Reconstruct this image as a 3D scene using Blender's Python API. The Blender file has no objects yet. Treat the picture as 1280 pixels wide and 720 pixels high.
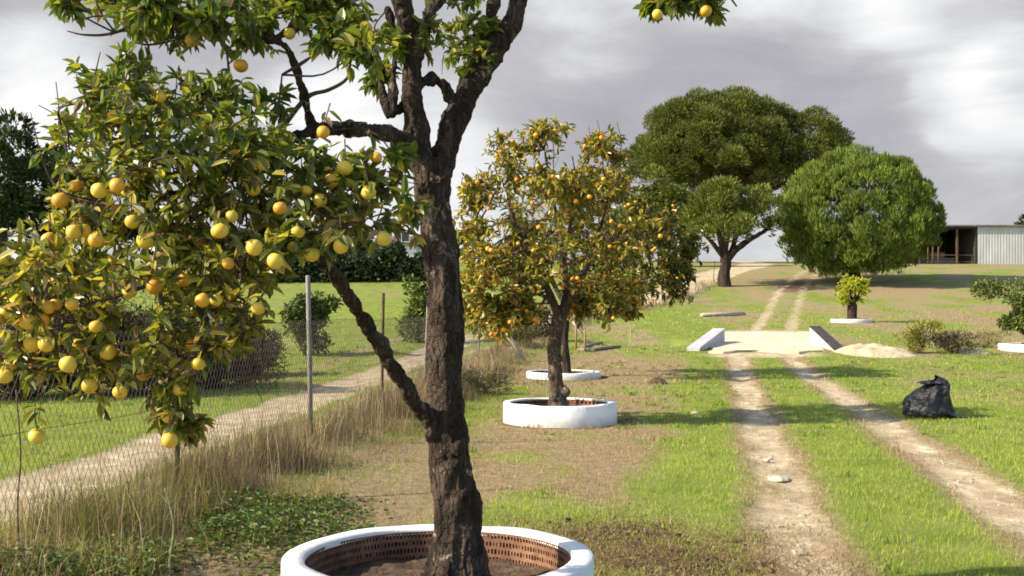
import bpy, math, random
import numpy as np
from mathutils import Vector, noise as mnoise

# ------------------------------------------------------------------ scene, camera, light
scene = bpy.context.scene
COL = scene.collection
CAM_H, F, PX0, PY0 = 1.6, 1400.0, 640.0, 385.0      # eye height, focal length in px of a 1280 px wide picture, horizon point

cam = bpy.data.cameras.new('camera')
cam.sensor_width = 36.0
cam.lens = F / 1280 * 36.0
cam.shift_y = 25.0 / 1280
cam.clip_start = 0.1
cam.clip_end = 3000
cam_o = bpy.data.objects.new('camera', cam)
cam_o.location = (0, 0, CAM_H)
cam_o.rotation_euler = (math.radians(90), 0, 0)
COL.objects.link(cam_o)
scene.camera = cam_o

SUN_EL, SUN_AZ = math.radians(33), math.radians(254)   # azimuth clockwise from +Y
sun = bpy.data.lights.new('sun', 'SUN')
sun.energy = 5.0
sun.angle = math.radians(0.5)
sun.color = (1.0, 0.89, 0.70)
sun_o = bpy.data.objects.new('sun', sun)
sd = Vector((math.sin(SUN_AZ) * math.cos(SUN_EL), math.cos(SUN_AZ) * math.cos(SUN_EL), math.sin(SUN_EL)))
sun_o.rotation_euler = (-sd).to_track_quat('-Z', 'Y').to_euler()
sun_o.location = (-20, -3, 20)
COL.objects.link(sun_o)

scene.view_settings.view_transform = 'Standard'
scene.view_settings.look = 'None'
scene.view_settings.gamma = 1.0
scene.view_settings.use_curve_mapping = False
scene.view_settings.exposure = 0.85
scene.cycles.filter_width = 1.75
scene.cycles.max_bounces = 6
scene.cycles.transparent_max_bounces = 6

def pxdir(px, py):
    return Vector(((px - PX0) / F, 1.0, (PY0 - py) / F)).normalized()

world = bpy.data.worlds.new('World')
scene.world = world
world.use_nodes = True
def build_world():
    nt = world.node_tree
    N, L = nt.nodes, nt.links
    N.clear()
    out = N.new('ShaderNodeOutputWorld')
    sky = N.new('ShaderNodeTexSky')
    sky.sky_type = 'NISHITA'
    sky.sun_disc = False
    sky.sun_elevation = SUN_EL
    sky.sun_rotation = SUN_AZ
    bg1 = N.new('ShaderNodeBackground'); bg1.inputs['Strength'].default_value = 0.15
    L.new(sky.outputs[0], bg1.inputs['Color'])
    tc = N.new('ShaderNodeTexCoord')
    mp = N.new('ShaderNodeMapping'); mp.inputs['Scale'].default_value = (1, 1, 3.0); mp.inputs['Location'].default_value = (3.1, 0.4, 0.2)
    L.new(tc.outputs['Generated'], mp.inputs['Vector'])
    def noise(scale, detail, rough, dist=0.0):
        n = N.new('ShaderNodeTexNoise')
        n.inputs['Scale'].default_value = scale; n.inputs['Detail'].default_value = detail
        n.inputs['Roughness'].default_value = rough; n.inputs['Distortion'].default_value = dist
        L.new(mp.outputs[0], n.inputs['Vector'])
        return n.outputs['Fac']
    def m(op, a, b=None, c=None):
        n = N.new('ShaderNodeMath'); n.operation = op
        for i, v in enumerate((a, b, c)):
            if v is None: continue
            if isinstance(v, (int, float)): n.inputs[i].default_value = v
            else: L.new(v, n.inputs[i])
        return n.outputs[0]
    def smooth(v, a, b, lo=0.0, hi=1.0):
        n = N.new('ShaderNodeMapRange'); n.interpolation_type = 'SMOOTHSTEP'
        L.new(v, n.inputs['Value'])
        n.inputs['From Min'].default_value = a; n.inputs['From Max'].default_value = b
        n.inputs['To Min'].default_value = lo; n.inputs['To Max'].default_value = hi
        return n.outputs[0]
    n1 = noise(2.3, 8, 0.52, 0.3)
    n2 = noise(6.0, 10, 0.66, 0.6)
    v = m('ADD', m('MULTIPLY', m('SUBTRACT', n1, 0.5), 0.55), m('MULTIPLY', m('SUBTRACT', n2, 0.5), 0.62))
    # where the cloud deck is thinner and brighter: (pixel x, pixel y, angular radius deg, weight)
    nv = N.new('ShaderNodeTexNoise'); nv.inputs['Scale'].default_value = 5.0; nv.inputs['Detail'].default_value = 4
    L.new(mp.outputs[0], nv.inputs['Vector'])
    wob = N.new('ShaderNodeVectorMath'); wob.operation = 'MULTIPLY_ADD'
    L.new(nv.outputs['Color'], wob.inputs[0]); wob.inputs[1].default_value = (0.16, 0.16, 0.10)
    L.new(tc.outputs['Generated'], wob.inputs[2])
    nrm = N.new('ShaderNodeVectorMath'); nrm.operation = 'SUBTRACT'
    L.new(wob.outputs[0], nrm.inputs[0]); nrm.inputs[1].default_value = (0.08, 0.08, 0.05)
    nn = N.new('ShaderNodeVectorMath'); nn.operation = 'NORMALIZE'
    L.new(nrm.outputs[0], nn.inputs[0])
    blobs = [(745, -10, 5.0, 0.30), (900, -70, 6, 0.35), (1060, -40, 6, 0.30), (1180, -30, 6, 0.30), (1290, 95, 3.5, 0.22), (1225, 140, 3.2, 0.24), (1130, 250, 6, 0.07), (1270, 230, 6, 0.06),
             (60, 125, 5.0, 0.30), (-40, 180, 8, 0.25), (600, 230, 5, 0.22), (430, 135, 4.0, 0.25), (500, 260, 8, 0.2), (400, 330, 12, 0.15), (930, 315, 5, 0.22), (760, 320, 5, 0.15),
             (900, 130, 8.5, -0.12), (720, 140, 5, -0.06), (1060, 170, 4.5, -0.10), (130, 20, 7, -0.05)]
    for (px, py, r, w) in blobs:
        d = N.new('ShaderNodeVectorMath'); d.operation = 'DOT_PRODUCT'
        L.new(nn.outputs[0], d.inputs[0]); d.inputs[1].default_value = pxdir(px, py)
        v = m('ADD', v, smooth(d.outputs['Value'], math.cos(math.radians(r)), 1.0, 0.0, w))
    rp = N.new('ShaderNodeValToRGB')
    L.new(m('ADD', v, 0.36), rp.inputs['Fac'])
    e = rp.color_ramp.elements
    e[0].position = 0.0; e[0].color = (0.23, 0.23, 0.25, 1)
    e[1].position = 0.95; e[1].color = (0.70, 0.70, 0.70, 1)
    for p, c in ((0.3, (0.31, 0.31, 0.335)), (0.48, (0.385, 0.385, 0.40)), (0.68, (0.52, 0.525, 0.535))):
        q = e.new(p); q.color = (*c, 1)
    bg2 = N.new('ShaderNodeBackground'); bg2.inputs['Strength'].default_value = 0.84
    L.new(rp.outputs[0], bg2.inputs['Color'])
    sp = N.new('ShaderNodeSeparateXYZ')
    L.new(tc.outputs['Generated'], sp.inputs[0])
    zz = m('ADD', sp.outputs['Z'], m('MULTIPLY', v, -0.25))
    yy = m('ADD', sp.outputs['Y'], m('MULTIPLY', v, 0.3))
    mask = m('MULTIPLY', smooth(zz, 0.38, 0.62, 1.0, 0.0), smooth(yy, -0.15, 0.35))
    mix = N.new('ShaderNodeMixShader')
    L.new(mask, mix.inputs[0]); L.new(bg1.outputs[0], mix.inputs[1]); L.new(bg2.outputs[0], mix.inputs[2])
    L.new(mix.outputs[0], out.inputs['Surface'])
build_world()

# ------------------------------------------------------------------ helpers
R = np.random.default_rng(7)
random.seed(7)

def tag(o, label=None, cat=None, group=None, kind=None):
    if label: o['label'] = label
    if cat: o['category'] = cat
    if group: o['group'] = group
    if kind: o['kind'] = kind
    return o

def thing(name, loc, label, cat, group=None, rotz=0.0):
    o = bpy.data.objects.new(name, None)
    o.location = loc; o.rotation_euler = (0, 0, rotz); o.empty_display_size = 0.2
    COL.objects.link(o)
    return tag(o, label, cat, group)

def link(name, me, parent=None, mats=()):
    o = bpy.data.objects.new(name, me)
    for mt in mats: me.materials.append(mt)
    COL.objects.link(o)
    if parent is not None:
        o.parent = parent                      # part coordinates are relative to the thing's base
    return o

def np_mesh(name, V, faces, col=None, mat_idx=None, smooth=False):
    """faces: list of int arrays (M,k)"""
    V = np.asarray(V, dtype=np.float32).reshape(-1, 3)
    me = bpy.data.meshes.new(name)
    me.vertices.add(len(V)); me.vertices.foreach_set('co', V.ravel())
    faces = [np.asarray(f, dtype=np.int32) for f in faces if len(f)]
    loops = np.concatenate([f.ravel() for f in faces])
    tot = np.concatenate([np.full(len(f), f.shape[1], np.int32) for f in faces])
    start = np.concatenate([[0], np.cumsum(tot)[:-1]]).astype(np.int32)
    me.loops.add(len(loops)); me.loops.foreach_set('vertex_index', loops)
    me.polygons.add(len(tot)); me.polygons.foreach_set('loop_start', start)
    if mat_idx is not None:
        me.polygons.foreach_set('material_index', np.asarray(mat_idx, np.int32))
    if smooth is not False:
        sm = np.full(len(tot), True) if smooth is True else np.asarray(smooth, bool)
        me.polygons.foreach_set('use_smooth', sm)
    else:
        me.polygons.foreach_set('use_smooth', np.zeros(len(tot), bool))
    me.update(calc_edges=True)
    if col is not None:
        c = np.ones((len(V), 4), np.float32); c[:, :3] = col
        a = me.color_attributes.new('Col', 'FLOAT_COLOR', 'POINT')
        a.data.foreach_set('color', c.ravel())
    return me

class MB:
    """collects tubes, boxes and lathes into one mesh"""
    def __init__(self):
        self.V, self.Q, self.T, self.n = [], [], [], 0
    def add(self, V, Q=(), T=()):
        self.V.append(np.asarray(V, float))
        if len(Q): self.Q.append(np.asarray(Q) + self.n)
        if len(T): self.T.append(np.asarray(T) + self.n)
        self.n += len(V)
    def tube(self, P, r, seg=8, cap=True):
        P = np.asarray(P, float); r = np.broadcast_to(np.asarray(r, float), (len(P),))
        t = np.gradient(P, axis=0); t /= np.linalg.norm(t, axis=1)[:, None] + 1e-12
        ref = np.array([0, 0, 1.0]) if abs(t[0][2]) < 0.9 else np.array([1.0, 0, 0])
        rings = []
        u = np.cross(t[0], ref); u /= np.linalg.norm(u)
        a = np.linspace(0, 2 * math.pi, seg, endpoint=False)
        for i in range(len(P)):
            u = u - t[i] * u.dot(t[i]); u /= np.linalg.norm(u) + 1e-12
            w = np.cross(t[i], u)
            rings.append(P[i] + r[i] * (np.cos(a)[:, None] * u + np.sin(a)[:, None] * w))
        V = np.concatenate(rings)
        k = np.arange(seg); k2 = (k + 1) % seg
        Q = [np.stack([i * seg + k, i * seg + k2, (i + 1) * seg + k2, (i + 1) * seg + k], 1) for i in range(len(P) - 1)]
        T = []
        if cap:
            V = np.concatenate([V, P[:1], P[-1:]])
            c0, c1 = len(V) - 2, len(V) - 1; b = (len(P) - 1) * seg
            T = np.concatenate([np.stack([np.full(seg, c0), k2, k], 1), np.stack([np.full(seg, c1), b + k, b + k2], 1)])
        self.add(V, np.concatenate(Q), T)
    def box(self, lo, hi):
        (x0, y0, z0), (x1, y1, z1) = lo, hi
        V = [(x0, y0, z0), (x1, y0, z0), (x1, y1, z0), (x0, y1, z0), (x0, y0, z1), (x1, y0, z1), (x1, y1, z1), (x0, y1, z1)]
        self.add(V, [(0, 3, 2, 1), (4, 5, 6, 7), (0, 1, 5, 4), (1, 2, 6, 5), (2, 3, 7, 6), (3, 0, 4, 7)])
    def hexa(self, V8):
        self.add(V8, [(0, 3, 2, 1), (4, 5, 6, 7), (0, 1, 5, 4), (1, 2, 6, 5), (2, 3, 7, 6), (3, 0, 4, 7)])
    def mesh(self, name, smooth=True, col=None):
        f = []
        if self.Q: f.append(np.concatenate(self.Q))
        if self.T: f.append(np.concatenate(self.T))
        return np_mesh(name, np.concatenate(self.V), f, col=col, smooth=smooth)

def catmull(P, n=6):
    P = np.asarray(P, float)
    Q = np.vstack([2 * P[0] - P[1], P, 2 * P[-1] - P[-2]])
    out = []
    for i in range(1, len(Q) - 2):
        p0, p1, p2, p3 = Q[i - 1], Q[i], Q[i + 1], Q[i + 2]
        for t in np.linspace(0, 1, n, endpoint=False):
            out.append(0.5 * ((2 * p1) + (-p0 + p2) * t + (2 * p0 - 5 * p1 + 4 * p2 - p3) * t * t + (-p0 + 3 * p1 - 3 * p2 + p3) * t ** 3))
    out.append(P[-1])
    return np.array(out)

def hash2(ix, iy, seed):
    n = (ix * 374761393 + iy * 668265263 + seed * 974711) & 0xFFFFFFFF
    n = ((n ^ (n >> 13)) * 1274126177) & 0xFFFFFFFF
    return ((n ^ (n >> 16)) & 0xFFFF) / 65535.0
def vnoise(x, y, seed=0):
    x = np.asarray(x, float); y = np.asarray(y, float)
    ix = np.floor(x).astype(np.int64); iy = np.floor(y).astype(np.int64)
    fx = x - ix; fy = y - iy
    fx = fx * fx * (3 - 2 * fx); fy = fy * fy * (3 - 2 * fy)
    a = hash2(ix, iy, seed); b = hash2(ix + 1, iy, seed); c = hash2(ix, iy + 1, seed); d = hash2(ix + 1, iy + 1, seed)
    return (a * (1 - fx) + b * fx) * (1 - fy) + (c * (1 - fx) + d * fx) * fy
def fbm(x, y, seed=0, oct=4):
    s, a, t = 0, 0.5, 0
    for i in range(oct):
        s = s + a * vnoise(x * 2 ** i, y * 2 ** i, seed + i * 17); t += a; a *= 0.5
    return s / t
def sstep(a, b, x):
    t = np.clip((np.asarray(x, float) - a) / (b - a), 0, 1)
    return t * t * (3 - 2 * t)

# ------------------------------------------------------------------ materials
def new_mat(name):
    mt = bpy.data.materials.new(name); mt.use_nodes = True
    nt = mt.node_tree
    b = nt.nodes['Principled BSDF']
    return mt, nt, nt.nodes, nt.links, b
def ramp(N, L, fac, stops):
    r = N.new('ShaderNodeValToRGB')
    e = r.color_ramp.elements
    e[0].position = stops[0][0]; e[0].color = (*stops[0][1], 1)
    e[1].position = stops[-1][0]; e[1].color = (*stops[-1][1], 1)
    for p, c in stops[1:-1]:
        q = e.new(p); q.color = (*c, 1)
    L.new(fac, r.inputs[0])
    return r.outputs[0]
def tex_noise(N, L, vec, scale, detail=4, rough=0.55, dist=0.0):
    n = N.new('ShaderNodeTexNoise')
    n.inputs['Scale'].default_value = scale; n.inputs['Detail'].default_value = detail
    n.inputs['Roughness'].default_value = rough; n.inputs['Distortion'].default_value = dist
    if vec is not None: L.new(vec, n.inputs['Vector'])
    return n.outputs['Fac']
def objcoord(N): return N.new('ShaderNodeTexCoord').outputs['Object']
def bump(N, L, h, strength, dist, b):
    n = N.new('ShaderNodeBump'); n.inputs['Strength'].default_value = strength; n.inputs['Distance'].default_value = dist
    L.new(h, n.inputs['Height']); L.new(n.outputs[0], b.inputs['Normal'])
def mapped(N, L, vec, scale):
    m = N.new('ShaderNodeMapping'); m.inputs['Scale'].default_value = scale
    L.new(vec, m.inputs['Vector'])
    return m.outputs[0]

def rough_mat(name, stops, scale=6, rough=0.85, bump_s=0.4, bump_d=0.02, vscale=(1, 1, 1), detail=6, bscale=None):
    mt, nt, N, L, b = new_mat(name)
    v = mapped(N, L, objcoord(N), vscale)
    f = tex_noise(N, L, v, scale, detail, 0.6)
    L.new(ramp(N, L, f, stops), b.inputs['Base Color'])
    b.inputs['Roughness'].default_value = rough
    b.inputs['Specular IOR Level'].default_value = 0.3
    g = tex_noise(N, L, v, bscale or scale * 3, 6, 0.65)
    bump(N, L, g, bump_s, bump_d, b)
    return mt

def leaf_mat(name, rough=0.45, trans=0.25, spec=0.5, gain=1.0):
    mt, nt, N, L, b = new_mat(name)
    a = N.new('ShaderNodeAttribute'); a.attribute_name = 'Col'
    L.new(a.outputs['Color'], b.inputs['Base Color'])
    b.inputs['Roughness'].default_value = rough
    b.inputs['Specular IOR Level'].default_value = spec
    if trans > 0:
        t = N.new('ShaderNodeBsdfTranslucent')
        h = N.new('ShaderNodeMix'); h.data_type = 'RGBA'; h.blend_type = 'MULTIPLY'; h.inputs['Factor'].default_value = 1
        L.new(a.outputs['Color'], h.inputs[6]); h.inputs[7].default_value = (1.7, 1.6, 0.7, 1)
        L.new(h.outputs[2], t.inputs['Color'])
        mx = N.new('ShaderNodeMixShader'); mx.inputs[0].default_value = trans
        L.new(b.outputs[0], mx.inputs[1]); L.new(t.outputs[0], mx.inputs[2])
        L.new(mx.outputs[0], N['Material Output'].inputs['Surface'])
    return mt

def bark_mat(name, dark, mid, light, scale=9, lichen=(0.30, 0.28, 0.24), lichen_amt=0.66):
    mt, nt, N, L, b = new_mat(name)
    oc = objcoord(N)
    v = mapped(N, L, oc, (1, 1, 0.35))
    f = tex_noise(N, L, v, scale, 8, 0.65, 0.6)
    base = ramp(N, L, f, [(0.3, dark), (0.5, mid), (0.72, light)])
    pf = tex_noise(N, L, oc, 9.0, 6, 0.75)
    pr = N.new('ShaderNodeMapRange'); pr.inputs['From Min'].default_value = lichen_amt; pr.inputs['From Max'].default_value = lichen_amt + 0.05
    L.new(pf, pr.inputs['Value'])
    mx = N.new('ShaderNodeMix'); mx.data_type = 'RGBA'
    L.new(pr.outputs[0], mx.inputs[0]); L.new(base, mx.inputs[6]); mx.inputs[7].default_value = (*lichen, 1)
    L.new(mx.outputs[2], b.inputs['Base Color'])
    b.inputs['Roughness'].default_value = 0.9; b.inputs['Specular IOR Level'].default_value = 0.2
    g = tex_noise(N, L, v, scale * 3, 8, 0.7, 0.8)
    dv = N.new('ShaderNodeVectorMath'); dv.operation = 'MULTIPLY_ADD'
    nz = N.new('ShaderNodeTexNoise'); nz.inputs['Scale'].default_value = scale * 1.3; nz.inputs['Detail'].default_value = 4; L.new(oc, nz.inputs['Vector'])
    L.new(nz.outputs['Color'], dv.inputs[0]); dv.inputs[1].default_value = (0.09, 0.09, 0.09); L.new(v, dv.inputs[2])
    vo = N.new('ShaderNodeTexVoronoi'); vo.feature = 'DISTANCE_TO_EDGE'; vo.inputs['Scale'].default_value = scale * 3.2
    L.new(dv.outputs[0], vo.inputs['Vector'])
    cr = N.new('ShaderNodeMapRange'); cr.inputs['From Max'].default_value = 0.14; L.new(vo.outputs['Distance'], cr.inputs['Value'])
    hs = N.new('ShaderNodeMath'); hs.operation = 'MULTIPLY_ADD'; hs.inputs[1].default_value = 0.7; L.new(cr.outputs[0], hs.inputs[0]); L.new(g, hs.inputs[2])
    bump(N, L, hs.outputs[0], 1.0, 0.018, b)
    return mt

M_BARK = bark_mat('citrus_bark', (0.014, 0.010, 0.008), (0.048, 0.033, 0.025), (0.135, 0.10, 0.074), 9, lichen=(0.27, 0.22, 0.17), lichen_amt=0.60)
M_BARK_PALE = bark_mat('pale_citrus_bark', (0.03, 0.021, 0.015), (0.11, 0.08, 0.058), (0.26, 0.205, 0.155), 8, lichen=(0.42, 0.38, 0.32), lichen_amt=0.6)
M_BARK_DARK = bark_mat('pine_bark', (0.015, 0.011, 0.009), (0.04, 0.028, 0.02), (0.09, 0.06, 0.045), 2)
M_TWIG = rough_mat('twig', [(0.3, (0.035, 0.022, 0.016)), (0.7, (0.11, 0.07, 0.05))], 20)
M_LEAF = leaf_mat('citrus_leaf', 0.36, 0.38, 0.55)
M_NEEDLE = leaf_mat('pine_needle', 0.6, 0.22, 0.2)
M_SHRUB = leaf_mat('shrub_leaf', 0.55, 0.2, 0.3)
M_GRASS = leaf_mat('grass_blade', 0.6, 0.35, 0.2)
M_STRAW = leaf_mat('dry_straw', 0.75, 0.3, 0.15)

def fruit_mat(name, c1, c2):
    mt, nt, N, L, b = new_mat(name)
    oc = objcoord(N)
    f = tex_noise(N, L, oc, 22, 5, 0.65)
    oi = N.new('ShaderNodeObjectInfo')
    ma = N.new('ShaderNodeMath'); ma.operation = 'MULTIPLY_ADD'; ma.inputs[1].default_value = 0.55; L.new(oi.outputs['Random'], ma.inputs[0])
    mb_ = N.new('ShaderNodeMath'); mb_.operation = 'MULTIPLY_ADD'; mb_.inputs[1].default_value = 0.7; mb_.inputs[2].default_value = -0.15; L.new(f, mb_.inputs[0])
    L.new(mb_.outputs[0], ma.inputs[2])
    g = tuple(0.62 * a + 0.38 * c for a, c in zip(c1, (0.22, 0.30, 0.03)))
    L.new(ramp(N, L, ma.outputs[0], [(0.1, g), (0.3, c1), (0.75, c2)]), b.inputs['Base Color'])
    b.inputs['Roughness'].default_value = 0.42
    b.inputs['Subsurface Weight'].default_value = 0.0
    bump(N, L, tex_noise(N, L, oc, 300, 2), 0.2, 0.002, b)
    return mt
M_FRUIT_Y = fruit_mat('yellow_peel', (0.62, 0.38, 0.03), (0.70, 0.51, 0.07))
M_FRUIT_G = fruit_mat('amber_peel', (0.62, 0.29, 0.02), (0.70, 0.42, 0.04))
M_FRUIT_O = fruit_mat('orange_peel', (0.70, 0.20, 0.015), (0.78, 0.34, 0.03))

def whitewash():
    mt, nt, N, L, b = new_mat('whitewash')
    oc = objcoord(N)
    f = tex_noise(N, L, oc, 3.0, 8, 0.65)
    base = ramp(N, L, f, [(0.25, (0.48, 0.44, 0.39)), (0.40, (0.72, 0.70, 0.67)), (0.6, (0.82, 0.81, 0.79))])
    sp = N.new('ShaderNodeSeparateXYZ'); L.new(oc, sp.inputs[0])
    z = N.new('ShaderNodeMapRange'); z.inputs['From Min'].default_value = 0.16; z.inputs['From Max'].default_value = 0.0
    L.new(sp.outputs['Z'], z.inputs['Value'])
    f2 = tex_noise(N, L, oc, 11, 6, 0.7)
    mu = N.new('ShaderNodeMath'); mu.operation = 'MULTIPLY'; L.new(z.outputs[0], mu.inputs[0]); L.new(f2, mu.inputs[1])
    mx = N.new('ShaderNodeMix'); mx.data_type = 'RGBA'
    L.new(mu.outputs[0], mx.inputs[0]); L.new(base, mx.inputs[6]); mx.inputs[7].default_value = (0.33, 0.25, 0.17, 1)
    L.new(mx.outputs[2], b.inputs['Base Color'])
    b.inputs['Roughness'].default_value = 0.85
    bump(N, L, tex_noise(N, L, oc, 14, 8, 0.7), 0.35, 0.02, b)
    return mt
M_WHITE = whitewash()
M_BRICK = rough_mat('hollow_brick', [(0.3, (0.10, 0.052, 0.033)), (0.52, (0.20, 0.10, 0.06)), (0.75, (0.33, 0.19, 0.12))], 7, 0.9, 0.4, 0.01)
M_SOIL = rough_mat('dug_soil', [(0.3, (0.05, 0.030, 0.018)), (0.55, (0.12, 0.075, 0.045)), (0.75, (0.22, 0.15, 0.095))], 9, 0.95, 0.9, 0.05)
M_CONC = rough_mat('sandy_concrete', [(0.3, (0.48, 0.38, 0.24)), (0.55, (0.66, 0.56, 0.38)), (0.75, (0.76, 0.68, 0.50))], 1.6, 0.9, 0.5, 0.04)
M_SANDBANK = rough_mat('sand_bank', [(0.3, (0.36, 0.27, 0.16)), (0.55, (0.54, 0.44, 0.29)), (0.75, (0.68, 0.59, 0.42))], 2.2, 0.95, 0.8, 0.08)
M_WOOD = rough_mat('weathered_wood', [(0.3, (0.10, 0.075, 0.055)), (0.55, (0.24, 0.19, 0.14)), (0.75, (0.38, 0.31, 0.24))], 5, 0.9, 0.5, 0.01, (4, 4, 0.6))
M_POLE = rough_mat('pale_pole', [(0.3, (0.28, 0.23, 0.17)), (0.7, (0.52, 0.46, 0.36))], 5, 0.9, 0.4, 0.01, (4, 4, 0.6))
M_RUST = rough_mat('rusty_post', [(0.3, (0.045, 0.028, 0.02)), (0.55, (0.11, 0.065, 0.04)), (0.75, (0.22, 0.16, 0.11))], 8, 0.85)
M_STEEL = rough_mat('galvanised', [(0.3, (0.12, 0.10, 0.085)), (0.7, (0.26, 0.235, 0.20))], 8, 0.6, 0.1)
M_WIRE = rough_mat('old_wire', [(0.3, (0.05, 0.04, 0.033)), (0.7, (0.12, 0.10, 0.085))], 8, 0.7, 0.1)
M_STONE = rough_mat('pale_stone', [(0.3, (0.30, 0.25, 0.18)), (0.7, (0.55, 0.49, 0.38))], 5, 0.9, 0.6, 0.03)
M_DARKTOP = rough_mat('dark_coping', [(0.3, (0.02, 0.018, 0.018)), (0.7, (0.07, 0.06, 0.06))], 5, 0.9, 0.5)  # near-black tone for the top slab of the white wing wall
M_GREYWALL = rough_mat('lilac_grey_wall', [(0.3, (0.34, 0.33, 0.36)), (0.7, (0.52, 0.51, 0.54))], 4, 0.9, 0.4)  # lilac-grey tone for the left wing wall and the window frames

# ------------------------------------------------------------------ terrain
_py = np.array([-60, 20, 26, 31, 40, 45, 58, 66, 70, 75, 80, 90, 110, 140, 170, 400, 900.0])
_pz = np.array([0.0, 0.0, 0.02, 0.30, 0.68, 0.88, 1.42, 2.15, 2.72, 3.37, 3.94, 4.8, 5.9, 7.3, 7.7, 8.2, 8.2])
_gy = np.arange(-60, 900, 0.5)
_gz = np.interp(_gy, _py, _pz)
_k = np.exp(-0.5 * (np.arange(-12, 13) / 5.0) ** 2); _k /= _k.sum()
_gz = np.convolve(np.pad(_gz, 12, mode='edge'), _k, mode='valid')
_by, _bz = np.array([31.5, 32.3, 40, 41]), 0
def height(x, y):
    x = np.asarray(x, float); y = np.asarray(y, float)
    h = np.interp(y, _gy, _gz)
    h = h + 0.05 * (fbm(x * 0.35 + 5, y * 0.35, 3, 3) - 0.5) * sstep(2, 8, y) + 0.02 * (fbm(x * 1.6, y * 1.6, 5, 3) - 0.5)
    h = h + 0.9 * (fbm(x * 0.03, y * 0.03, 9, 3) - 0.5) * sstep(90, 150, y)
    # drainage ditch that runs under the crossing
    d = np.exp(-((y - 36 - 0.4 * np.sin(x * 0.5)) / 1.1) ** 2)
    h = h - 0.45 * d * (sstep(9.8, 10.8, x) * (1 - sstep(24, 30, x)) + 0.6 * sstep(2.0, 3.5, x) * (1 - sstep(5.0, 5.8, x)))
    # low bank under the fence
    xf = fence_x(y)
    h = h + 0.10 * np.exp(-((x - xf) / 0.7) ** 2) * (1 - sstep(55, 70, y))
    return h
_fy = np.array([-20, 5, 12.8, 16, 19.5, 26.5, 33, 45, 57, 66, 80, 300.0])
_fx = np.array([-6.0, -3.2, -2.3, -1.86, -1.52, -0.80, 0.06, 1.95, 5.6, 9.9, 15.5, 90.0])
def fence_x(y): return np.interp(y, _fy, _fx)
def H(x, y): return float(height(np.array([x]), np.array([y]))[0])
_ys = np.arange(3.5, 160, 0.05)
def ground_at(px, py):
    """ground point under a pixel of the photograph (1280 x 720)"""
    xs = (px - PX0) / F * _ys
    p = PY0 + F * (CAM_H - height(xs, _ys)) / _ys
    i = int(np.argmax(p <= py)) if (p <= py).any() else len(_ys) - 1
    return np.array([xs[i], _ys[i], H(xs[i], _ys[i])])
def at(px, py, Y):
    return np.array([(px - PX0) / F * Y, Y, CAM_H + (PY0 - py) / F * Y])

RUT1 = np.array([ground_at(*p)[:2] for p in [(1030, 760), (1008, 700), (985, 640), (968, 580), (948, 525), (932, 485), (924, 455), (918, 442)]])
RUT2 = np.array([ground_at(*p)[:2] for p in [(1440, 760), (1280, 648), (1215, 602), (1140, 556), (1085, 517), (1040, 487), (1003, 461), (985, 443)]])
RUT3 = np.array([ground_at(*p)[:2] for p in [(936, 424), (946, 410), (962, 386), (969, 371), (976, 362), (990, 351)]] + [[24.5, 92.0], [28.0, 120.0], [30, 180.0]])
RUT4 = np.array([ground_at(*p)[:2] for p in [(982, 424), (989, 410), (995, 388), (1001, 373), (1004, 362), (1012, 351)]] + [[26.2, 92.0], [30, 120.0], [32, 180.0]])
ROAD = np.array([[-4.5, -10], [-4.35, 4], [-4.2, 9], [-3.9, 14.5], [-3.35, 24], [-2.2, 33], [-1.4, 38], [0.9, 48], [4.3, 58], [8.4, 66], [13.5, 78], [20, 95], [26, 118], [30, 160.0]])
RINGS = [(-0.375, 5.8, 0.80), (0.68, 15.8, 0.80), (1.15, 25.0, 0.83)]

def pdist(x, y, P):
    x = np.asarray(x, float); y = np.asarray(y, float)
    d = np.full(x.shape, 1e9)
    for a, b in zip(P[:-1], P[1:]):
        ab = b - a; l2 = ab.dot(ab)
        t = np.clip(((x - a[0]) * ab[0] + (y - a[1]) * ab[1]) / l2, 0, 1)
        d = np.minimum(d, np.hypot(x - a[0] - t * ab[0], y - a[1] - t * ab[1]))
    return d

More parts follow.
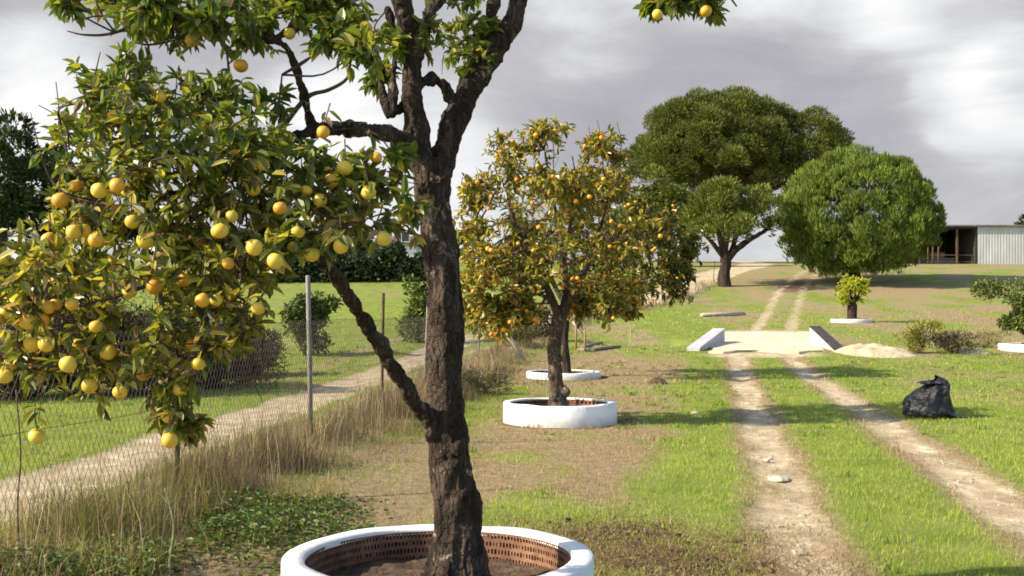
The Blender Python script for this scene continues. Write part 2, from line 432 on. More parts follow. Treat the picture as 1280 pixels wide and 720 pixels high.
_soil_spots = [(*ground_at(790, 695)[:2], 0.7, 0.42), (*ground_at(765, 668)[:2], 0.5, 0.4), (*ground_at(870, 712)[:2], 0.35, 0.3), (*ground_at(330, 712)[:2], 0.5, 0.3)]
def masks(x, y):
    """0..1 masks: bare sand, dried grass, dark dug soil and other brown stretches"""
    w = 0.22 * (fbm(x * 1.3, y * 0.7, 21, 3) - 0.5)
    d12 = np.minimum(pdist(x, y, RUT1), pdist(x, y, RUT2))
    s1 = 1 - sstep(0.06, 0.42, d12 + w)
    d34 = np.minimum(pdist(x, y, RUT3), pdist(x, y, RUT4))
    s2 = (1 - sstep(0.10, 0.45, d34 + w)) * 0.62 * (0.8 + 0.2 * (1 - sstep(75, 95, y)))
    dr = pdist(x, y, ROAD)
    half = 0.50 + 0.9 * sstep(35, 60, y)
    s3 = 1 - sstep(half - 0.15, half + 0.3, dr + 1.3 * w)
    # faint second wheel line of the farm road, nearer the fence
    s4 = 0.62 * (1 - sstep(0.25, 0.6, pdist(x - 1.15, y, ROAD) + w)) * (1 - sstep(30, 40, y))
    wear = (0.15 + 1.2 * fbm(x * 2.6, y * 1.0, 33, 4)) * (1 - sstep(25, 45, y)) + (0.75 + 0.5 * fbm(x * 0.8, y * 0.3, 33, 3)) * sstep(25, 45, y)
    sand = np.clip(np.maximum.reduce([s1 * wear, s2 * wear, s3 * (0.75 + 0.4 * fbm(x, y, 35, 3)), s4 * wear]), 0, 1)
    dx = 1 - sstep(6.2, 7.5, x)
    # sandy skirt at both ends of the crossing
    sk = np.exp(-((x - 7.15 - (y - 31.9) * 0.235) / 1.7) ** 4) * (np.exp(-((y - 31.3) / 0.9) ** 2) + np.exp(-((y - 41) / 1.3) ** 2))
    sand = np.clip(np.maximum(sand, sk), 0, 1)
    # dry grass: between fence and first wheel line, patchy; thin on the right; more in the far right field
    xf = fence_x(y)
    r1x = np.interp(y, RUT1[:, 1], RUT1[:, 0])
    n = fbm(x * 0.55 + 11, y * 0.28, 41, 4); n2 = fbm(x * 1.9, y * 1.0, 47, 3)
    mid = sstep(xf - 0.2, xf + 1.2, x) * (1 - sstep(r1x - 1.9, r1x - 0.5, x + 1.0 * (n2 - 0.5)))
    dry = mid * (0.60 + 1.9 * (n - 0.5) + 0.9 * (n2 - 0.5))
    right = sstep(r1x + 1.0, r1x + 3.2, x)
    dry = np.maximum(dry, right * (0.30 + 1.2 * (n - 0.5) + 0.5 * (n2 - 0.5) + 0.10 * sstep(12, 25, y)))
    dry = np.maximum(dry, sstep(26, 44, y) * sstep(8.5, 11, x) * (0.50 + 1.5 * (n - 0.5) + 0.6 * (n2 - 0.5)))
    dry = np.maximum(dry, sstep(24, 34, y) * sstep(xf - 1, xf + 1, x) * (1 - sstep(r1x - 1.6, r1x - 0.6, x)) * (0.5 + 1.3 * (n - 0.5)))
    left = 1 - sstep(xf - 0.4, xf + 0.3, x)
    dry = np.maximum(dry, left * (0.16 + 0.9 * (n - 0.5)))
    dry = np.maximum(dry, 0.75 * np.exp(-((x - xf) / 0.9) ** 2) * (1 - sstep(60, 75, y)))      # fence line
    dry = np.maximum(dry, 0.6 * left * np.exp(-((dr - 1.1 - 0.03 * y) / 0.4) ** 2) * sstep(18, 26, y))  # verge of the road
    dry = np.maximum(dry, 0.75 * np.exp(-((d12 - 0.15) / 0.32) ** 2) * (0.5 + n2))
    soil = np.zeros_like(dry)
    for (sx, sy, r, a) in _soil_spots:
        soil = np.maximum(soil, 1.1 * a / 0.5 * np.exp(-(((x - sx) / r) ** 2 + ((y - sy) / (r * 0.8)) ** 2)) * (0.4 + 1.1 * (n2)))
    for (rx, ry, rr) in RINGS:
        rd = np.hypot(x - rx, y - ry)
        soil = np.maximum(soil, np.exp(-(np.maximum(rd - rr, 0) / 0.16) ** 2) * 0.8 * (0.5 + n2))
    soil = np.maximum(soil, 0.7 * np.exp(-((x - 0.5 * (np.interp(y, RUT3[:, 1], RUT3[:, 0]) + np.interp(y, RUT4[:, 1], RUT4[:, 0]))) / 1.6) ** 2) * sstep(67, 70, y) * (1 - sstep(74, 78, y)))  # brown stretch across the far wheel lines near the pines
    d36 = np.exp(-((y - 36) / 0.9) ** 2) * sstep(8.8, 9.8, x) * (1 - sstep(26, 30, x))
    soil = np.maximum(soil, 0.7 * d36)
    return np.clip(sand, 0, 1), np.clip(dry, 0, 1), np.clip(soil, 0, 1)

def ground_mat():
    mt, nt, N, L, b = new_mat('ground')
    at_ = N.new('ShaderNodeAttribute'); at_.attribute_name = 'Col'
    sp = N.new('ShaderNodeSeparateColor'); L.new(at_.outputs['Color'], sp.inputs[0])
    oc = objcoord(N)
    fine = tex_noise(N, L, oc, 9, 8, 0.7)
    med = tex_noise(N, L, oc, 1.7, 6, 0.6)
    vf = tex_noise(N, L, oc, 45, 5, 0.7)
    def soft(maskout, lo, hi, amp):
        a = N.new('ShaderNodeMath'); a.operation = 'MULTIPLY_ADD'
        L.new(fine, a.inputs[0]); a.inputs[1].default_value = amp
        L.new(maskout, a.inputs[2])
        mr = N.new('ShaderNodeMapRange'); mr.interpolation_type = 'SMOOTHSTEP'
        mr.inputs['From Min'].default_value = lo + amp * 0.5; mr.inputs['From Max'].default_value = hi + amp * 0.5
        L.new(a.outputs[0], mr.inputs['Value'])
        return mr.outputs[0]
    green = ramp(N, L, med, [(0.25, (0.12, 0.155, 0.028)), (0.5, (0.185, 0.225, 0.045)), (0.75, (0.25, 0.28, 0.07))])
    dry = ramp(N, L, fine, [(0.25, (0.16, 0.115, 0.06)), (0.5, (0.28, 0.215, 0.115)), (0.75, (0.40, 0.32, 0.18))])
    sv = mapped(N, L, oc, (1, 0.6, 1))
    blot = tex_noise(N, L, sv, 3.2, 9, 0.72, 0.5)
    bm_ = N.new('ShaderNodeMath'); bm_.operation = 'MULTIPLY_ADD'; bm_.inputs[1].default_value = 0.75; L.new(blot, bm_.inputs[0])
    bm2 = N.new('ShaderNodeMath'); bm2.operation = 'MULTIPLY_ADD'; bm2.inputs[1].default_value = 0.45; bm2.inputs[2].default_value = -0.10; L.new(vf, bm2.inputs[0]); L.new(bm2.outputs[0], bm_.inputs[2])
    sand = ramp(N, L, bm_.outputs[0], [(0.32, (0.30, 0.215, 0.135)), (0.5, (0.47, 0.37, 0.235)), (0.64, (0.74, 0.64, 0.44))])
    soil = ramp(N, L, fine, [(0.25, (0.085, 0.055, 0.035)), (0.5, (0.17, 0.115, 0.072)), (0.75, (0.27, 0.195, 0.125))])
    c = green
    for mk, col in ((soft(sp.outputs[1], 0.22, 0.72, 1.3), dry), (soft(sp.outputs[2], 0.3, 0.6, 0.6), soil), (soft(sp.outputs[0], 0.15, 0.80, 1.0), sand)):
        mx = N.new('ShaderNodeMix'); mx.data_type = 'RGBA'
        L.new(mk, mx.inputs[0]); L.new(c, mx.inputs[6]); L.new(col, mx.inputs[7])
        c = mx.outputs[2]
    L.new(c, b.inputs['Base Color'])
    b.inputs['Roughness'].default_value = 0.95; b.inputs['Specular IOR Level'].default_value = 0.1
    ad = N.new('ShaderNodeMath'); ad.operation = 'ADD'; L.new(fine, ad.inputs[0]); L.new(vf, ad.inputs[1])
    bump(N, L, ad.outputs[0], 0.7, 0.035, b)
    return mt
M_GROUND = ground_mat()

def build_ground():
    def grow(a, step, end, k):
        out = [a]
        while out[-1] < end:
            out.append(out[-1] + step); step *= k
        return out
    xs = np.array(sorted(set([-v for v in grow(5.5, 0.09, 420, 1.045)] + list(np.arange(-5.41, 8.5, 0.085)) + grow(8.5, 0.09, 420, 1.045))))
    ys = np.array([-60, -30, -15, -6, 0, 2, 3] + list(np.arange(3.6, 22, 0.085)) + grow(22, 0.09, 700, 1.02))
    X, Y = np.meshgrid(xs, ys)
    Z = height(X, Y)
    s, d, so = masks(X, Y)
    sunk = s * 0.035                                        # wheel lines are worn in a little
    Z = Z - sunk
    V = np.stack([X, Y, Z], -1).reshape(-1, 3)
    C = np.stack([s, d, so], -1).reshape(-1, 3)
    ny, nx = X.shape
    i, j = np.meshgrid(np.arange(ny - 1), np.arange(nx - 1), indexing='ij')
    q = np.stack([i * nx + j, i * nx + j + 1, (i + 1) * nx + j + 1, (i + 1) * nx + j], -1).reshape(-1, 4)
    cx = V[q].mean(1)
    sq = s.ravel()[q].mean(1)
    dr = pdist(cx[:, 0], cx[:, 1], ROAD)
    d1 = pdist(cx[:, 0], cx[:, 1], RUT1); d2 = pdist(cx[:, 0], cx[:, 1], RUT2)
    d3 = pdist(cx[:, 0], cx[:, 1], RUT3); d4 = pdist(cx[:, 0], cx[:, 1], RUT4)
    dall = np.stack([dr, np.minimum(d1, d3), np.minimum(d2, d4)], 1)
    which = dall.argmin(1)
    cls = np.where((sq > 0.33) & (dall.min(1) < 1.8), which + 1, 0)
    names = [('ground', 'patchy green and dry grass ground of the orchard'), ('dirt_road', 'pale sandy farm road beyond the wire fence'),
             ('wheel_track', 'sandy wheel track on the left of the grassy lane'), ('wheel_track', 'sandy wheel track on the right of the grassy lane')]
    for k, (nm, lb) in enumerate(names):
        f = q[cls == k]
        used = np.unique(f)
        remap = np.full(len(V), -1); remap[used] = np.arange(len(used))
        me = np_mesh(nm, V[used], [remap[f]], col=C[used], smooth=True)
        tag(link(nm, me, None, [M_GROUND]), lb, 'ground' if k == 0 else 'track', None, 'structure')
build_ground()

# ------------------------------------------------------------------ grass and other cover nobody could count
def blades(P, hgt, wid, lean, col, rng, bend=0.5, tip=None):
    """tapered two-piece blades: P (n,3) bases"""
    n = len(P)
    a = rng.uniform(0, 2 * math.pi, n); la = rng.uniform(0, 2 * math.pi, n)
    side = np.stack([np.cos(a), np.sin(a), np.zeros(n)], 1) * (wid * 0.5)[:, None]
    ld = np.stack([np.cos(la), np.sin(la), np.zeros(n)], 1) * (hgt * lean)[:, None]
    up = np.zeros((n, 3)); up[:, 2] = hgt
    midp = P + 0.55 * up + ld * (0.55 * (1 - bend))
    top = P + up * np.sqrt(np.maximum(0.05, 1 - np.minimum(lean, 0.95) ** 2))[:, None] + ld
    V = np.stack([P - side, P + side, midp + side * 0.75, midp - side * 0.75, top], 1).reshape(-1, 3)
    b = np.arange(n) * 5
    Q = np.stack([b, b + 1, b + 2, b + 3], 1); T = np.stack([b + 3, b + 2, b + 4], 1)
    C = np.repeat(col, 5, axis=0)
    return V, Q, T, C

def inside_rings(x, y, extra=0.0):
    m = np.zeros(x.shape, bool)
    for (rx, ry, rr) in RINGS: m |= np.hypot(x - rx, y - ry) < rr + extra
    return m

def build_grass():
    rng = np.random.default_rng(11)
    Vs, Qs, Ts, Cs, n = [], [], [], [], 0
    for (y0, y1, dens, h0, w0) in ((4.4, 8, 1900, 0.040, 0.0040), (8, 13, 1000, 0.042, 0.0055), (13, 20, 430, 0.045, 0.008), (20, 32, 150, 0.05, 0.014), (32, 60, 28, 0.06, 0.03)):
        area = 0.5 * 0.98 * (y1 * y1 - y0 * y0)
        m = int(area * dens)
        y = np.sqrt(rng.uniform(y0 * y0, y1 * y1, m)); x = rng.uniform(-0.49, 0.49, m) * y
        sand, dry, soil = masks(x, y)
        clump = fbm(x * 3.0, y * 3.0, 71, 3)
        keep = rng.uniform(0, 1, m) < (1 - 1.25 * sand) * (1 - 0.9 * soil) * (0.35 + 1.1 * clump) * (1 - 0.25 * dry)
        keep &= ~inside_rings(x, y, 0.01)
        keep &= ~((np.abs(x - 7.15 - (y - 31.9) * 0.235) < 1.8) & (y > 31) & (y < 41.5))
        x, y, dry, clump = x[keep], y[keep], dry[keep], clump[keep]
        k = len(x)
        z = height(x, y) - 0.004
        big = fbm(x * 0.8, y * 0.8, 77, 3)
        isdry = rng.uniform(0, 1, k) < np.clip(sstep(0.2, 0.75, dry) * 0.95 + 0.05, 0, 1)
        t = np.clip(rng.normal(0.5, 0.22, k) + (big - 0.5) * 1.0, 0, 1)[:, None]
        g = (1 - t) * np.array([0.19, 0.27, 0.030]) + t * np.array([0.39, 0.45, 0.080])
        u = rng.uniform(0, 1, k)[:, None]
        dcol = (1 - u) * np.array([0.22, 0.145, 0.085]) + u * np.array([0.47, 0.36, 0.22])
        col = np.where(isdry[:, None], dcol, g)
        hg = h0 * rng.uniform(0.5, 1.5, k) * (0.6 + 0.8 * clump) * np.where(isdry, 0.9, 1.0)
        lean = np.where(isdry, rng.uniform(0.3, 1.6, k), rng.uniform(0.1, 0.8, k))
        V, Q, T, C = blades(np.stack([x, y, z], 1), hg, w0 * rng.uniform(0.6, 1.4, k), lean, col, rng)
        Vs.append(V); Qs.append(Q + n); Ts.append(T + n); Cs.append(C); n += len(V)
    me = np_mesh('grass', np.concatenate(Vs), [np.concatenate(Qs), np.concatenate(Ts)], np.concatenate(Cs))
    tag(link('grass', me, None, [M_GRASS]), 'short green and straw coloured grass over the orchard floor', 'grass', None, 'stuff')

def build_tall_grass():
    rng = np.random.default_rng(12)
    Vs, Qs, Ts, Cs, n = [], [], [], [], 0
    def put(x, y, h, w, lean, col):
        nonlocal n
        keep = ~inside_rings(x, y, 0.03)
        x, y, h, w, lean, col = x[keep], y[keep], h[keep], w[keep], lean[keep], col[keep]
        V, Q, T, C = blades(np.stack([x, y, height(x, y) - 0.01], 1), h, w, lean, col, rng)
        Vs.append(V); Qs.append(Q + n); Ts.append(T + n); Cs.append(C); n += len(V)
    for (y0, y1, m, wmul) in ((5.5, 10, 13000, 1.0), (10, 20, 24000, 1.4), (20, 36, 12000, 2.4), (36, 75, 7000, 5.0)):
        y = rng.uniform(y0, y1, m)
        off = rng.normal(0.25, 0.36, m) * (1 + 0.012 * y)
        x = fence_x(y) + off
        cl = fbm(x * 1.8, y * 1.2, 81, 3)
        keep = rng.uniform(0, 1, m) < np.clip((cl - 0.28) * 2.6, 0.05, 1)
        x, y, off, cl = x[keep], y[keep], off[keep], cl[keep]
        k = len(x)
        h = np.clip(rng.normal(0.36, 0.15, k), 0.08, 0.8) * np.exp(-(off / 0.85) ** 2) * (0.55 + 0.8 * cl) * (0.85 if y0 < 36 else 0.9)
        u = rng.uniform(0, 1, (k, 1)); purple = (fbm(x * 0.9, y * 0.6, 85, 2) > 0.46)[:, None] & (rng.uniform(0, 1, (k, 1)) < 0.7)
        straw = (1 - u) * np.array([0.17, 0.12, 0.08]) + u * np.array([0.40, 0.31, 0.205])
        pur = (1 - u) * np.array([0.075, 0.05, 0.042]) + u * np.array([0.20, 0.145, 0.115])
        col = np.where(purple, pur, straw)
        gr = rng.uniform(0, 1, (k, 1)) < np.where(y < 9, 0.4, 0.12)[:, None]
        col = np.where(gr, (1 - u) * np.array([0.07, 0.10, 0.015]) + u * np.array([0.22, 0.24, 0.05]), col)
        put(x, y, h, rng.uniform(0.002, 0.0055, k) * wmul, rng.uniform(0.05, 0.7, k), col)
    m = 5200
    y = rng.uniform(5.5, 9.5, m); off = rng.uniform(0.1, 1.3, m); x = fence_x(y) + off
    ok = rng.uniform(0, 1, m) < np.clip((fbm(x * 1.7, y * 1.7, 87, 3) - 0.42) * 3.5, 0, 1)
    x, y, off = x[ok], y[ok], off[ok]; k = len(x); u = rng.uniform(0, 1, (k, 1))
    put(x, y, rng.uniform(0.12, 0.42, k), rng.uniform(0.003, 0.006, k), rng.uniform(0.2, 1.0, k), np.where(rng.uniform(0, 1, (k, 1)) < 0.55, (1 - u) * np.array([0.10, 0.13, 0.025]) + u * np.array([0.28, 0.30, 0.08]), (1 - u) * np.array([0.20, 0.14, 0.09]) + u * np.array([0.42, 0.33, 0.2])))
    # pale seed stalks sticking out of the strip
    m = 900
    y = rng.uniform(5.5, 26, m); x = fence_x(y) + rng.normal(0.1, 0.35, m)
    put(x, y, rng.uniform(0.4, 0.85, m), rng.uniform(0.003, 0.005, m) * (0.7 + y / 16), rng.uniform(0.05, 0.5, m), np.tile([0.40, 0.33, 0.22], (m, 1)) * rng.uniform(0.6, 1.2, (m, 1)))
    me = np_mesh('dry_grass', np.concatenate(Vs), [np.concatenate(Qs), np.concatenate(Ts)], np.concatenate(Cs))
    tag(link('dry_grass', me, None, [M_STRAW]), 'tall dead straw and purple-brown stems along the wire fence', 'dry grass', None, 'stuff')

def leafquads(P, D, Nn, L, W, fold=0.25, droop=0.25):
    """leaves: two quads folded along the midrib; P base, D direction, Nn up normal (n,3)"""
    D = D / (np.linalg.norm(D, axis=1)[:, None] + 1e-9)
    S = np.cross(D, Nn); S /= np.linalg.norm(S, axis=1)[:, None] + 1e-9
    U = np.cross(S, D)
    L = np.asarray(L)[:, None]; W = np.asarray(W)[:, None]
    r1 = P + D * L * 0.33 + S * W * 0.5 + U * W * fold
    l1 = P + D * L * 0.33 - S * W * 0.5 + U * W * fold
    r2 = P + D * L * 0.70 + S * W * 0.40 + U * (W * fold * 0.8 - L * droop * 0.35)
    l2 = P + D * L * 0.70 - S * W * 0.40 + U * (W * fold * 0.8 - L * droop * 0.35)
    t = P + D * L - U * L * droop
    V = np.stack([P, r1, r2, t, l2, l1], 1).reshape(-1, 3)
    b = np.arange(len(P)) * 6
    Q = np.concatenate([np.stack([b, b + 1, b + 2, b + 3], 1), np.stack([b, b + 3, b + 4, b + 5], 1)])
    return V, Q

def runit(rng, n):
    v = rng.normal(0, 1, (n, 3)); return v / np.linalg.norm(v, axis=1)[:, None]
def palette(rng, n, cols, probs, jit=0.25):
    c = np.array(cols)[rng.choice(len(cols), n, p=np.array(probs) / sum(probs))]
    return c * rng.uniform(1 - jit, 1 + jit, (n, 1))

def build_weeds():
    rng = np.random.default_rng(13)
    P, Hh = [], []
    # broad-leaved weeds low against the fence at the near left, thinning out towards the planter
    m = 60000
    y = rng.uniform(5.6, 10.5, m); x = rng.uniform(-4.2, -0.9, m)
    xf = fence_x(y)
    dens = np.exp(-((x - xf - 0.75) / 0.75) ** 2) * (1 - sstep(8.3, 9.6, y)) * sstep(-0.3, 0.05, x - xf + 0.2) + 0.7 * np.exp(-(((x + 1.35) / 0.5) ** 2 + ((y - 7.5) / 0.35) ** 2))
    dens *= np.clip((fbm(x * 2.2, y * 2.2, 91, 3) - 0.22) * 2.4, 0, 1.2)
    keep = (rng.uniform(0, 1, m) < dens * 0.55) & ~inside_rings(x, y, 0.05)
    x, y = x[keep], y[keep]; k = len(x)
    hm = 0.05 + 0.26 * np.clip(dens[keep], 0, 1) * fbm(x * 1.3, y * 1.3, 93, 2)
    z = height(x, y) + rng.uniform(0.15, 1, k) * hm
    D = runit(rng, k); D[:, 2] = np.abs(D[:, 2]) * 0.5 + 0.05
    V, Q = leafquads(np.stack([x, y, z], 1), D, np.tile([0, 0, 1.0], (k, 1)) + 0.4 * runit(rng, k), rng.uniform(0.025, 0.06, k), rng.uniform(0.016, 0.035, k))
    C = np.repeat(palette(rng, k, [(0.06, 0.10, 0.020), (0.10, 0.15, 0.028), (0.17, 0.21, 0.045), (0.14, 0.10, 0.05)], [4, 4, 1.5, 1]), 6, axis=0)
    me = np_mesh('weeds', V, [Q], C)
    tag(link('weeds', me, None, [M_SHRUB]), 'low broad-leaved green weeds at the foot of the fence', 'weeds', None, 'stuff')
    # dug clods and dead stems beside the first planter
    P = []
    clod = MB()
    for _ in range(700):
        sx, sy, r, a = _soil_spots[int(rng.integers(0, 3))]
        px, py = sx + rng.normal(0, r * 0.6), sy + rng.normal(0, r * 0.5)
        if inside_rings(np.array([px]), np.array([py]), 0.03)[0]: continue
        s = abs(rng.normal(0.0, 0.008)) + 0.004
        a8 = np.array([[-1, -1, -1], [1, -1, -1], [1, 1, -1], [-1, 1, -1], [-1, -1, 1], [1, -1, 1], [1, 1, 1], [-1, 1, 1.0]]) * rng.uniform(0.5, 1.1, (8, 3)) * s
        th = rng.uniform(0, 6.28); c, s_ = math.cos(th), math.sin(th)
        a8[:, :2] = a8[:, :2] @ np.array([[c, -s_], [s_, c]])
        clod.hexa(a8 + [px, py, H(px, py) + s * 0.3])
    me = clod.mesh('soil_clods', smooth=False)
    tag(link('soil_clods', me, None, [M_SOIL]), 'loose brown clods of dug soil beside the nearest planter', 'soil', None, 'stuff')
    k = 11000
    cx = np.array([_soil_spots[i][0] for i in range(3)]); cy = np.array([_soil_spots[i][1] for i in range(3)])
    i = rng.integers(0, 3, k)
    x = cx[i] + rng.normal(0, 0.55, k); y = cy[i] + rng.normal(0, 0.4, k)
    ok = ~inside_rings(x, y, 0.02); x, y = x[ok], y[ok]; k = len(x)
    V, Q, T, C = blades(np.stack([x, y, height(x, y)], 1), rng.uniform(0.02, 0.06, k), rng.uniform(0.003, 0.007, k), rng.uniform(0.8, 3.0, k),
                        palette(rng, k, [(0.12, 0.075, 0.045), (0.25, 0.17, 0.10), (0.40, 0.30, 0.18)], [3, 3, 2]), rng)
    me = np_mesh('dead_stems', V, [Q, T], C)
    tag(link('dead_stems', me, None, [M_STRAW]), 'flattened dead stems on the dug soil beside the planter', 'dead stems', None, 'stuff')
    # small pale stones pressed in the wheel lines
    st = MB()
    for _ in range(200):
        P_ = RUT1 if rng.uniform() < 0.6 else RUT2
        yy = 4.6 + 20 * rng.uniform() ** 1.6
        xx = np.interp(yy, P_[:, 1], P_[:, 0]) + rng.normal(0, 0.17)
        s = rng.uniform(0.008, 0.022)
        a8 = np.array([[-1, -1, -1], [1, -1, -1], [1, 1, -1], [-1, 1, -1], [-.8, -.8, 1], [.8, -.8, 1], [.8, .8, 1], [-.8, .8, 1.0]]) * rng.uniform(0.6, 1.2, (8, 3)) * np.array([s * 1.4, s, s * 0.5])
        st.hexa(a8 + [xx, yy, H(xx, yy) - 0.02])
    me = st.mesh('gravel', smooth=False)
    tag(link('gravel', me, None, [M_STONE]), 'small pale stones pressed into the sandy wheel tracks', 'gravel', None, 'stuff')

def build_tufts():
    rng = np.random.default_rng(14)
    m = 2800
    y = np.sqrt(rng.uniform(4.5 ** 2, 34 ** 2, m)); x = rng.uniform(-0.48, 0.48, m) * y
    sand, dry, soil = masks(x, y)
    ok = (sand < 0.25) & ~inside_rings(x, y, 0.06) & (rng.uniform(0, 1, m) < 0.15 + 1.2 * (fbm(x * 0.7, y * 0.7, 101, 3) - 0.3)) & ~((y > 31) & (x > 5) & (x < 11))
    x, y, dry = x[ok], y[ok], dry[ok]
    Vs, Qs, Ts, Cs, n = [], [], [], [], 0
    per = 16
    X = np.repeat(x, per) + rng.normal(0, 0.035, len(x) * per) * (1 + np.repeat(y, per) / 30); Y = np.repeat(y, per) + rng.normal(0, 0.035, len(x) * per)
    isd = np.repeat(rng.uniform(0, 1, len(x)) < 0.25 + 0.5 * dry, per)
    k = len(X); u = rng.uniform(0, 1, (k, 1))
    col = np.where(isd[:, None], (1 - u) * np.array([0.20, 0.14, 0.085]) + u * np.array([0.46, 0.36, 0.22]), (1 - u) * np.array([0.09, 0.15, 0.025]) + u * np.array([0.22, 0.29, 0.06]))
    h = rng.uniform(0.04, 0.10, k) * np.repeat(rng.uniform(0.5, 1.5, len(x)), per)
    V, Q, T, C = blades(np.stack([X, Y, height(X, Y) - 0.005], 1), h, (0.004 + 0.0005 * Y) * rng.uniform(.6, 1.4, k), rng.uniform(0.2, 1.2, k), col, rng)
    me = np_mesh('grass_tufts', V, [Q, T], C)
    tag(link('grass_tufts', me, None, [M_STRAW]), 'taller green and straw tufts scattered through the short grass', 'grass', None, 'stuff')
build_grass(); build_tall_grass(); build_weeds(); build_tufts()

# ------------------------------------------------------------------ planters
def planter(x, y, Rr, h, label, detail, soil_z, segs=96, seed=0):
    z0 = H(x, y)
    t = thing('planter', (x, y, z0), label, 'planter', 'whitewashed round tree planters')
    a = np.linspace(0, 2 * math.pi, segs, endpoint=False)
    w = 1 + 0.016 * np.array([mnoise.noise(Vector((math.cos(v) * 1.4, math.sin(v) * 1.4, seed))) for v in a])
    zt = h + 0.014 * np.array([mnoise.noise(Vector((math.cos(v) * 2.2, math.sin(v) * 2.2, seed + 7))) for v in a])
    th = 0.115
    prof = [(Rr + 0.01, -0.12, 0), (Rr + 0.004, 0.04, 0), (Rr, -0.010, 1), (Rr - 0.008, 0, 1), (Rr - 0.05, 0.003, 1), (Rr - th + 0.006, 0.0, 1), (Rr - th, -0.012, 1), (Rr - th, -0.035, 1)]
    rings = []
    for (r, z, top) in prof:
        rings.append(np.stack([np.cos(a) * r * w, np.sin(a) * r * w, (zt + z) if top else np.full(segs, z)], 1))
    V = np.concatenate(rings); k = np.arange(segs); k2 = (k + 1) % segs
    Q = np.concatenate([np.stack([i * segs + k, i * segs + k2, (i + 1) * segs + k2, (i + 1) * segs + k], 1) for i in range(len(prof) - 1)])
    link('wall', np_mesh('wall', V, [Q], smooth=True), t, [M_WHITE])
    # inner face: rows of hollow bricks, their holes sunk into the face
    ri = Rr - th - 0.004
    nc = 200 if detail else 60; rows = 5 if detail else 2
    hr = np.random.default_rng(seed)
    zb, ztp = soil_z - 0.06, h - 0.018
    Vb, Qb = [], []
    n = 0
    ca = np.linspace(0, 2 * math.pi, nc, endpoint=False); da = 2 * math.pi / nc
    for j in range(rows):
        za = zb + (ztp - zb) * j / rows; zc = zb + (ztp - zb) * (j + 1) / rows
        for i in range(nc):
            a0 = ca[i] + (0.5 * da if j % 2 else 0); a1 = a0 + da
            fa, fz = hr.uniform(.16, .28), hr.uniform(.16, .3)
            dp = 0.03 if hr.uniform() > 0.15 else 0.004
            def p(r, aa, z): return (math.cos(aa) * r, math.sin(aa) * r, z)
            o = [p(ri, a0, za), p(ri, a1, za), p(ri, a1, zc), p(ri, a0, zc)]
            b0, b1 = a0 + fa * da, a1 - fa * da; y0, y1 = za + fz * (zc - za), zc - fz * (zc - za)
            m = [p(ri, b0, y0), p(ri, b1, y0), p(ri, b1, y1), p(ri, b0, y1)]
            s = [p(ri + dp, b0, y0), p(ri + dp, b1, y0), p(ri + dp, b1, y1), p(ri + dp, b0, y1)]
            Vb += o + m + s
            for e in range(4):
                f = (e + 1) % 4
                Qb.append((n + e, n + 4 + e, n + 4 + f, n + f))
                Qb.append((n + 4 + e, n + 8 + e, n + 8 + f, n + 4 + f))
            Qb.append((n + 8, n + 11, n + 10, n + 9))
            n += 12
    link('brick_lining', np_mesh('brick_lining', Vb, [np.array(Qb)]), t, [M_BRICK])
    # soil surface
    nr, ns = 26, 72
    rr = np.linspace(0.0, Rr - th + 0.03, nr); aa = np.linspace(0, 2 * math.pi, ns, endpoint=False)
    Rg, Ag = np.meshgrid(rr, aa, indexing='ij')
    X, Y = Rg * np.cos(Ag), Rg * np.sin(Ag)
    Z = soil_z + 0.05 * np.exp(-(Rg / 0.3) ** 2) + 0.075 * (fbm(X * 5 + 30 + seed, Y * 5 + 30, 5, 5) - 0.5) + 0.03 * (fbm(X * 22 + 30, Y * 22 + 30, 8, 2) - 0.5)
    V = np.stack([X, Y, Z], -1).reshape(-1, 3)
    i, j = np.meshgrid(np.arange(nr - 1), np.arange(ns), indexing='ij'); j2 = (j + 1) % ns
    Q = np.stack([i * ns + j, (i + 1) * ns + j, (i + 1) * ns + j2, i * ns + j2], -1).reshape(-1, 4)
    link('soil', np_mesh('soil', V, [Q], smooth=True), t, [M_SOIL])
    return t
planter(*RINGS[0], 0.325, 'large round white planter with hollow brick lining round the nearest trunk', True, 0.15, 128, 1)
planter(*RINGS[1], 0.285, 'round white planter with tall clean wall under the middle fruiting tree', False, 0.17, 96, 2)
planter(*RINGS[2], 0.14, 'low sunken white planter half hidden behind the middle tree trunk', False, 0.07, 80, 3)
p4 = ground_at(1071, 404)
planter(p4[0], p4[1] + 0.8, 0.85, 0.13, 'white planter at the foot of the small yellow-green tree', False, 0.13, 64, 4)
p5 = ground_at(1303, 441)
planter(p5[0], p5[1] + 0.8, 0.85, 0.2, 'white planter cut off by the right edge below the leafy bush', False, 0.13, 64, 5)

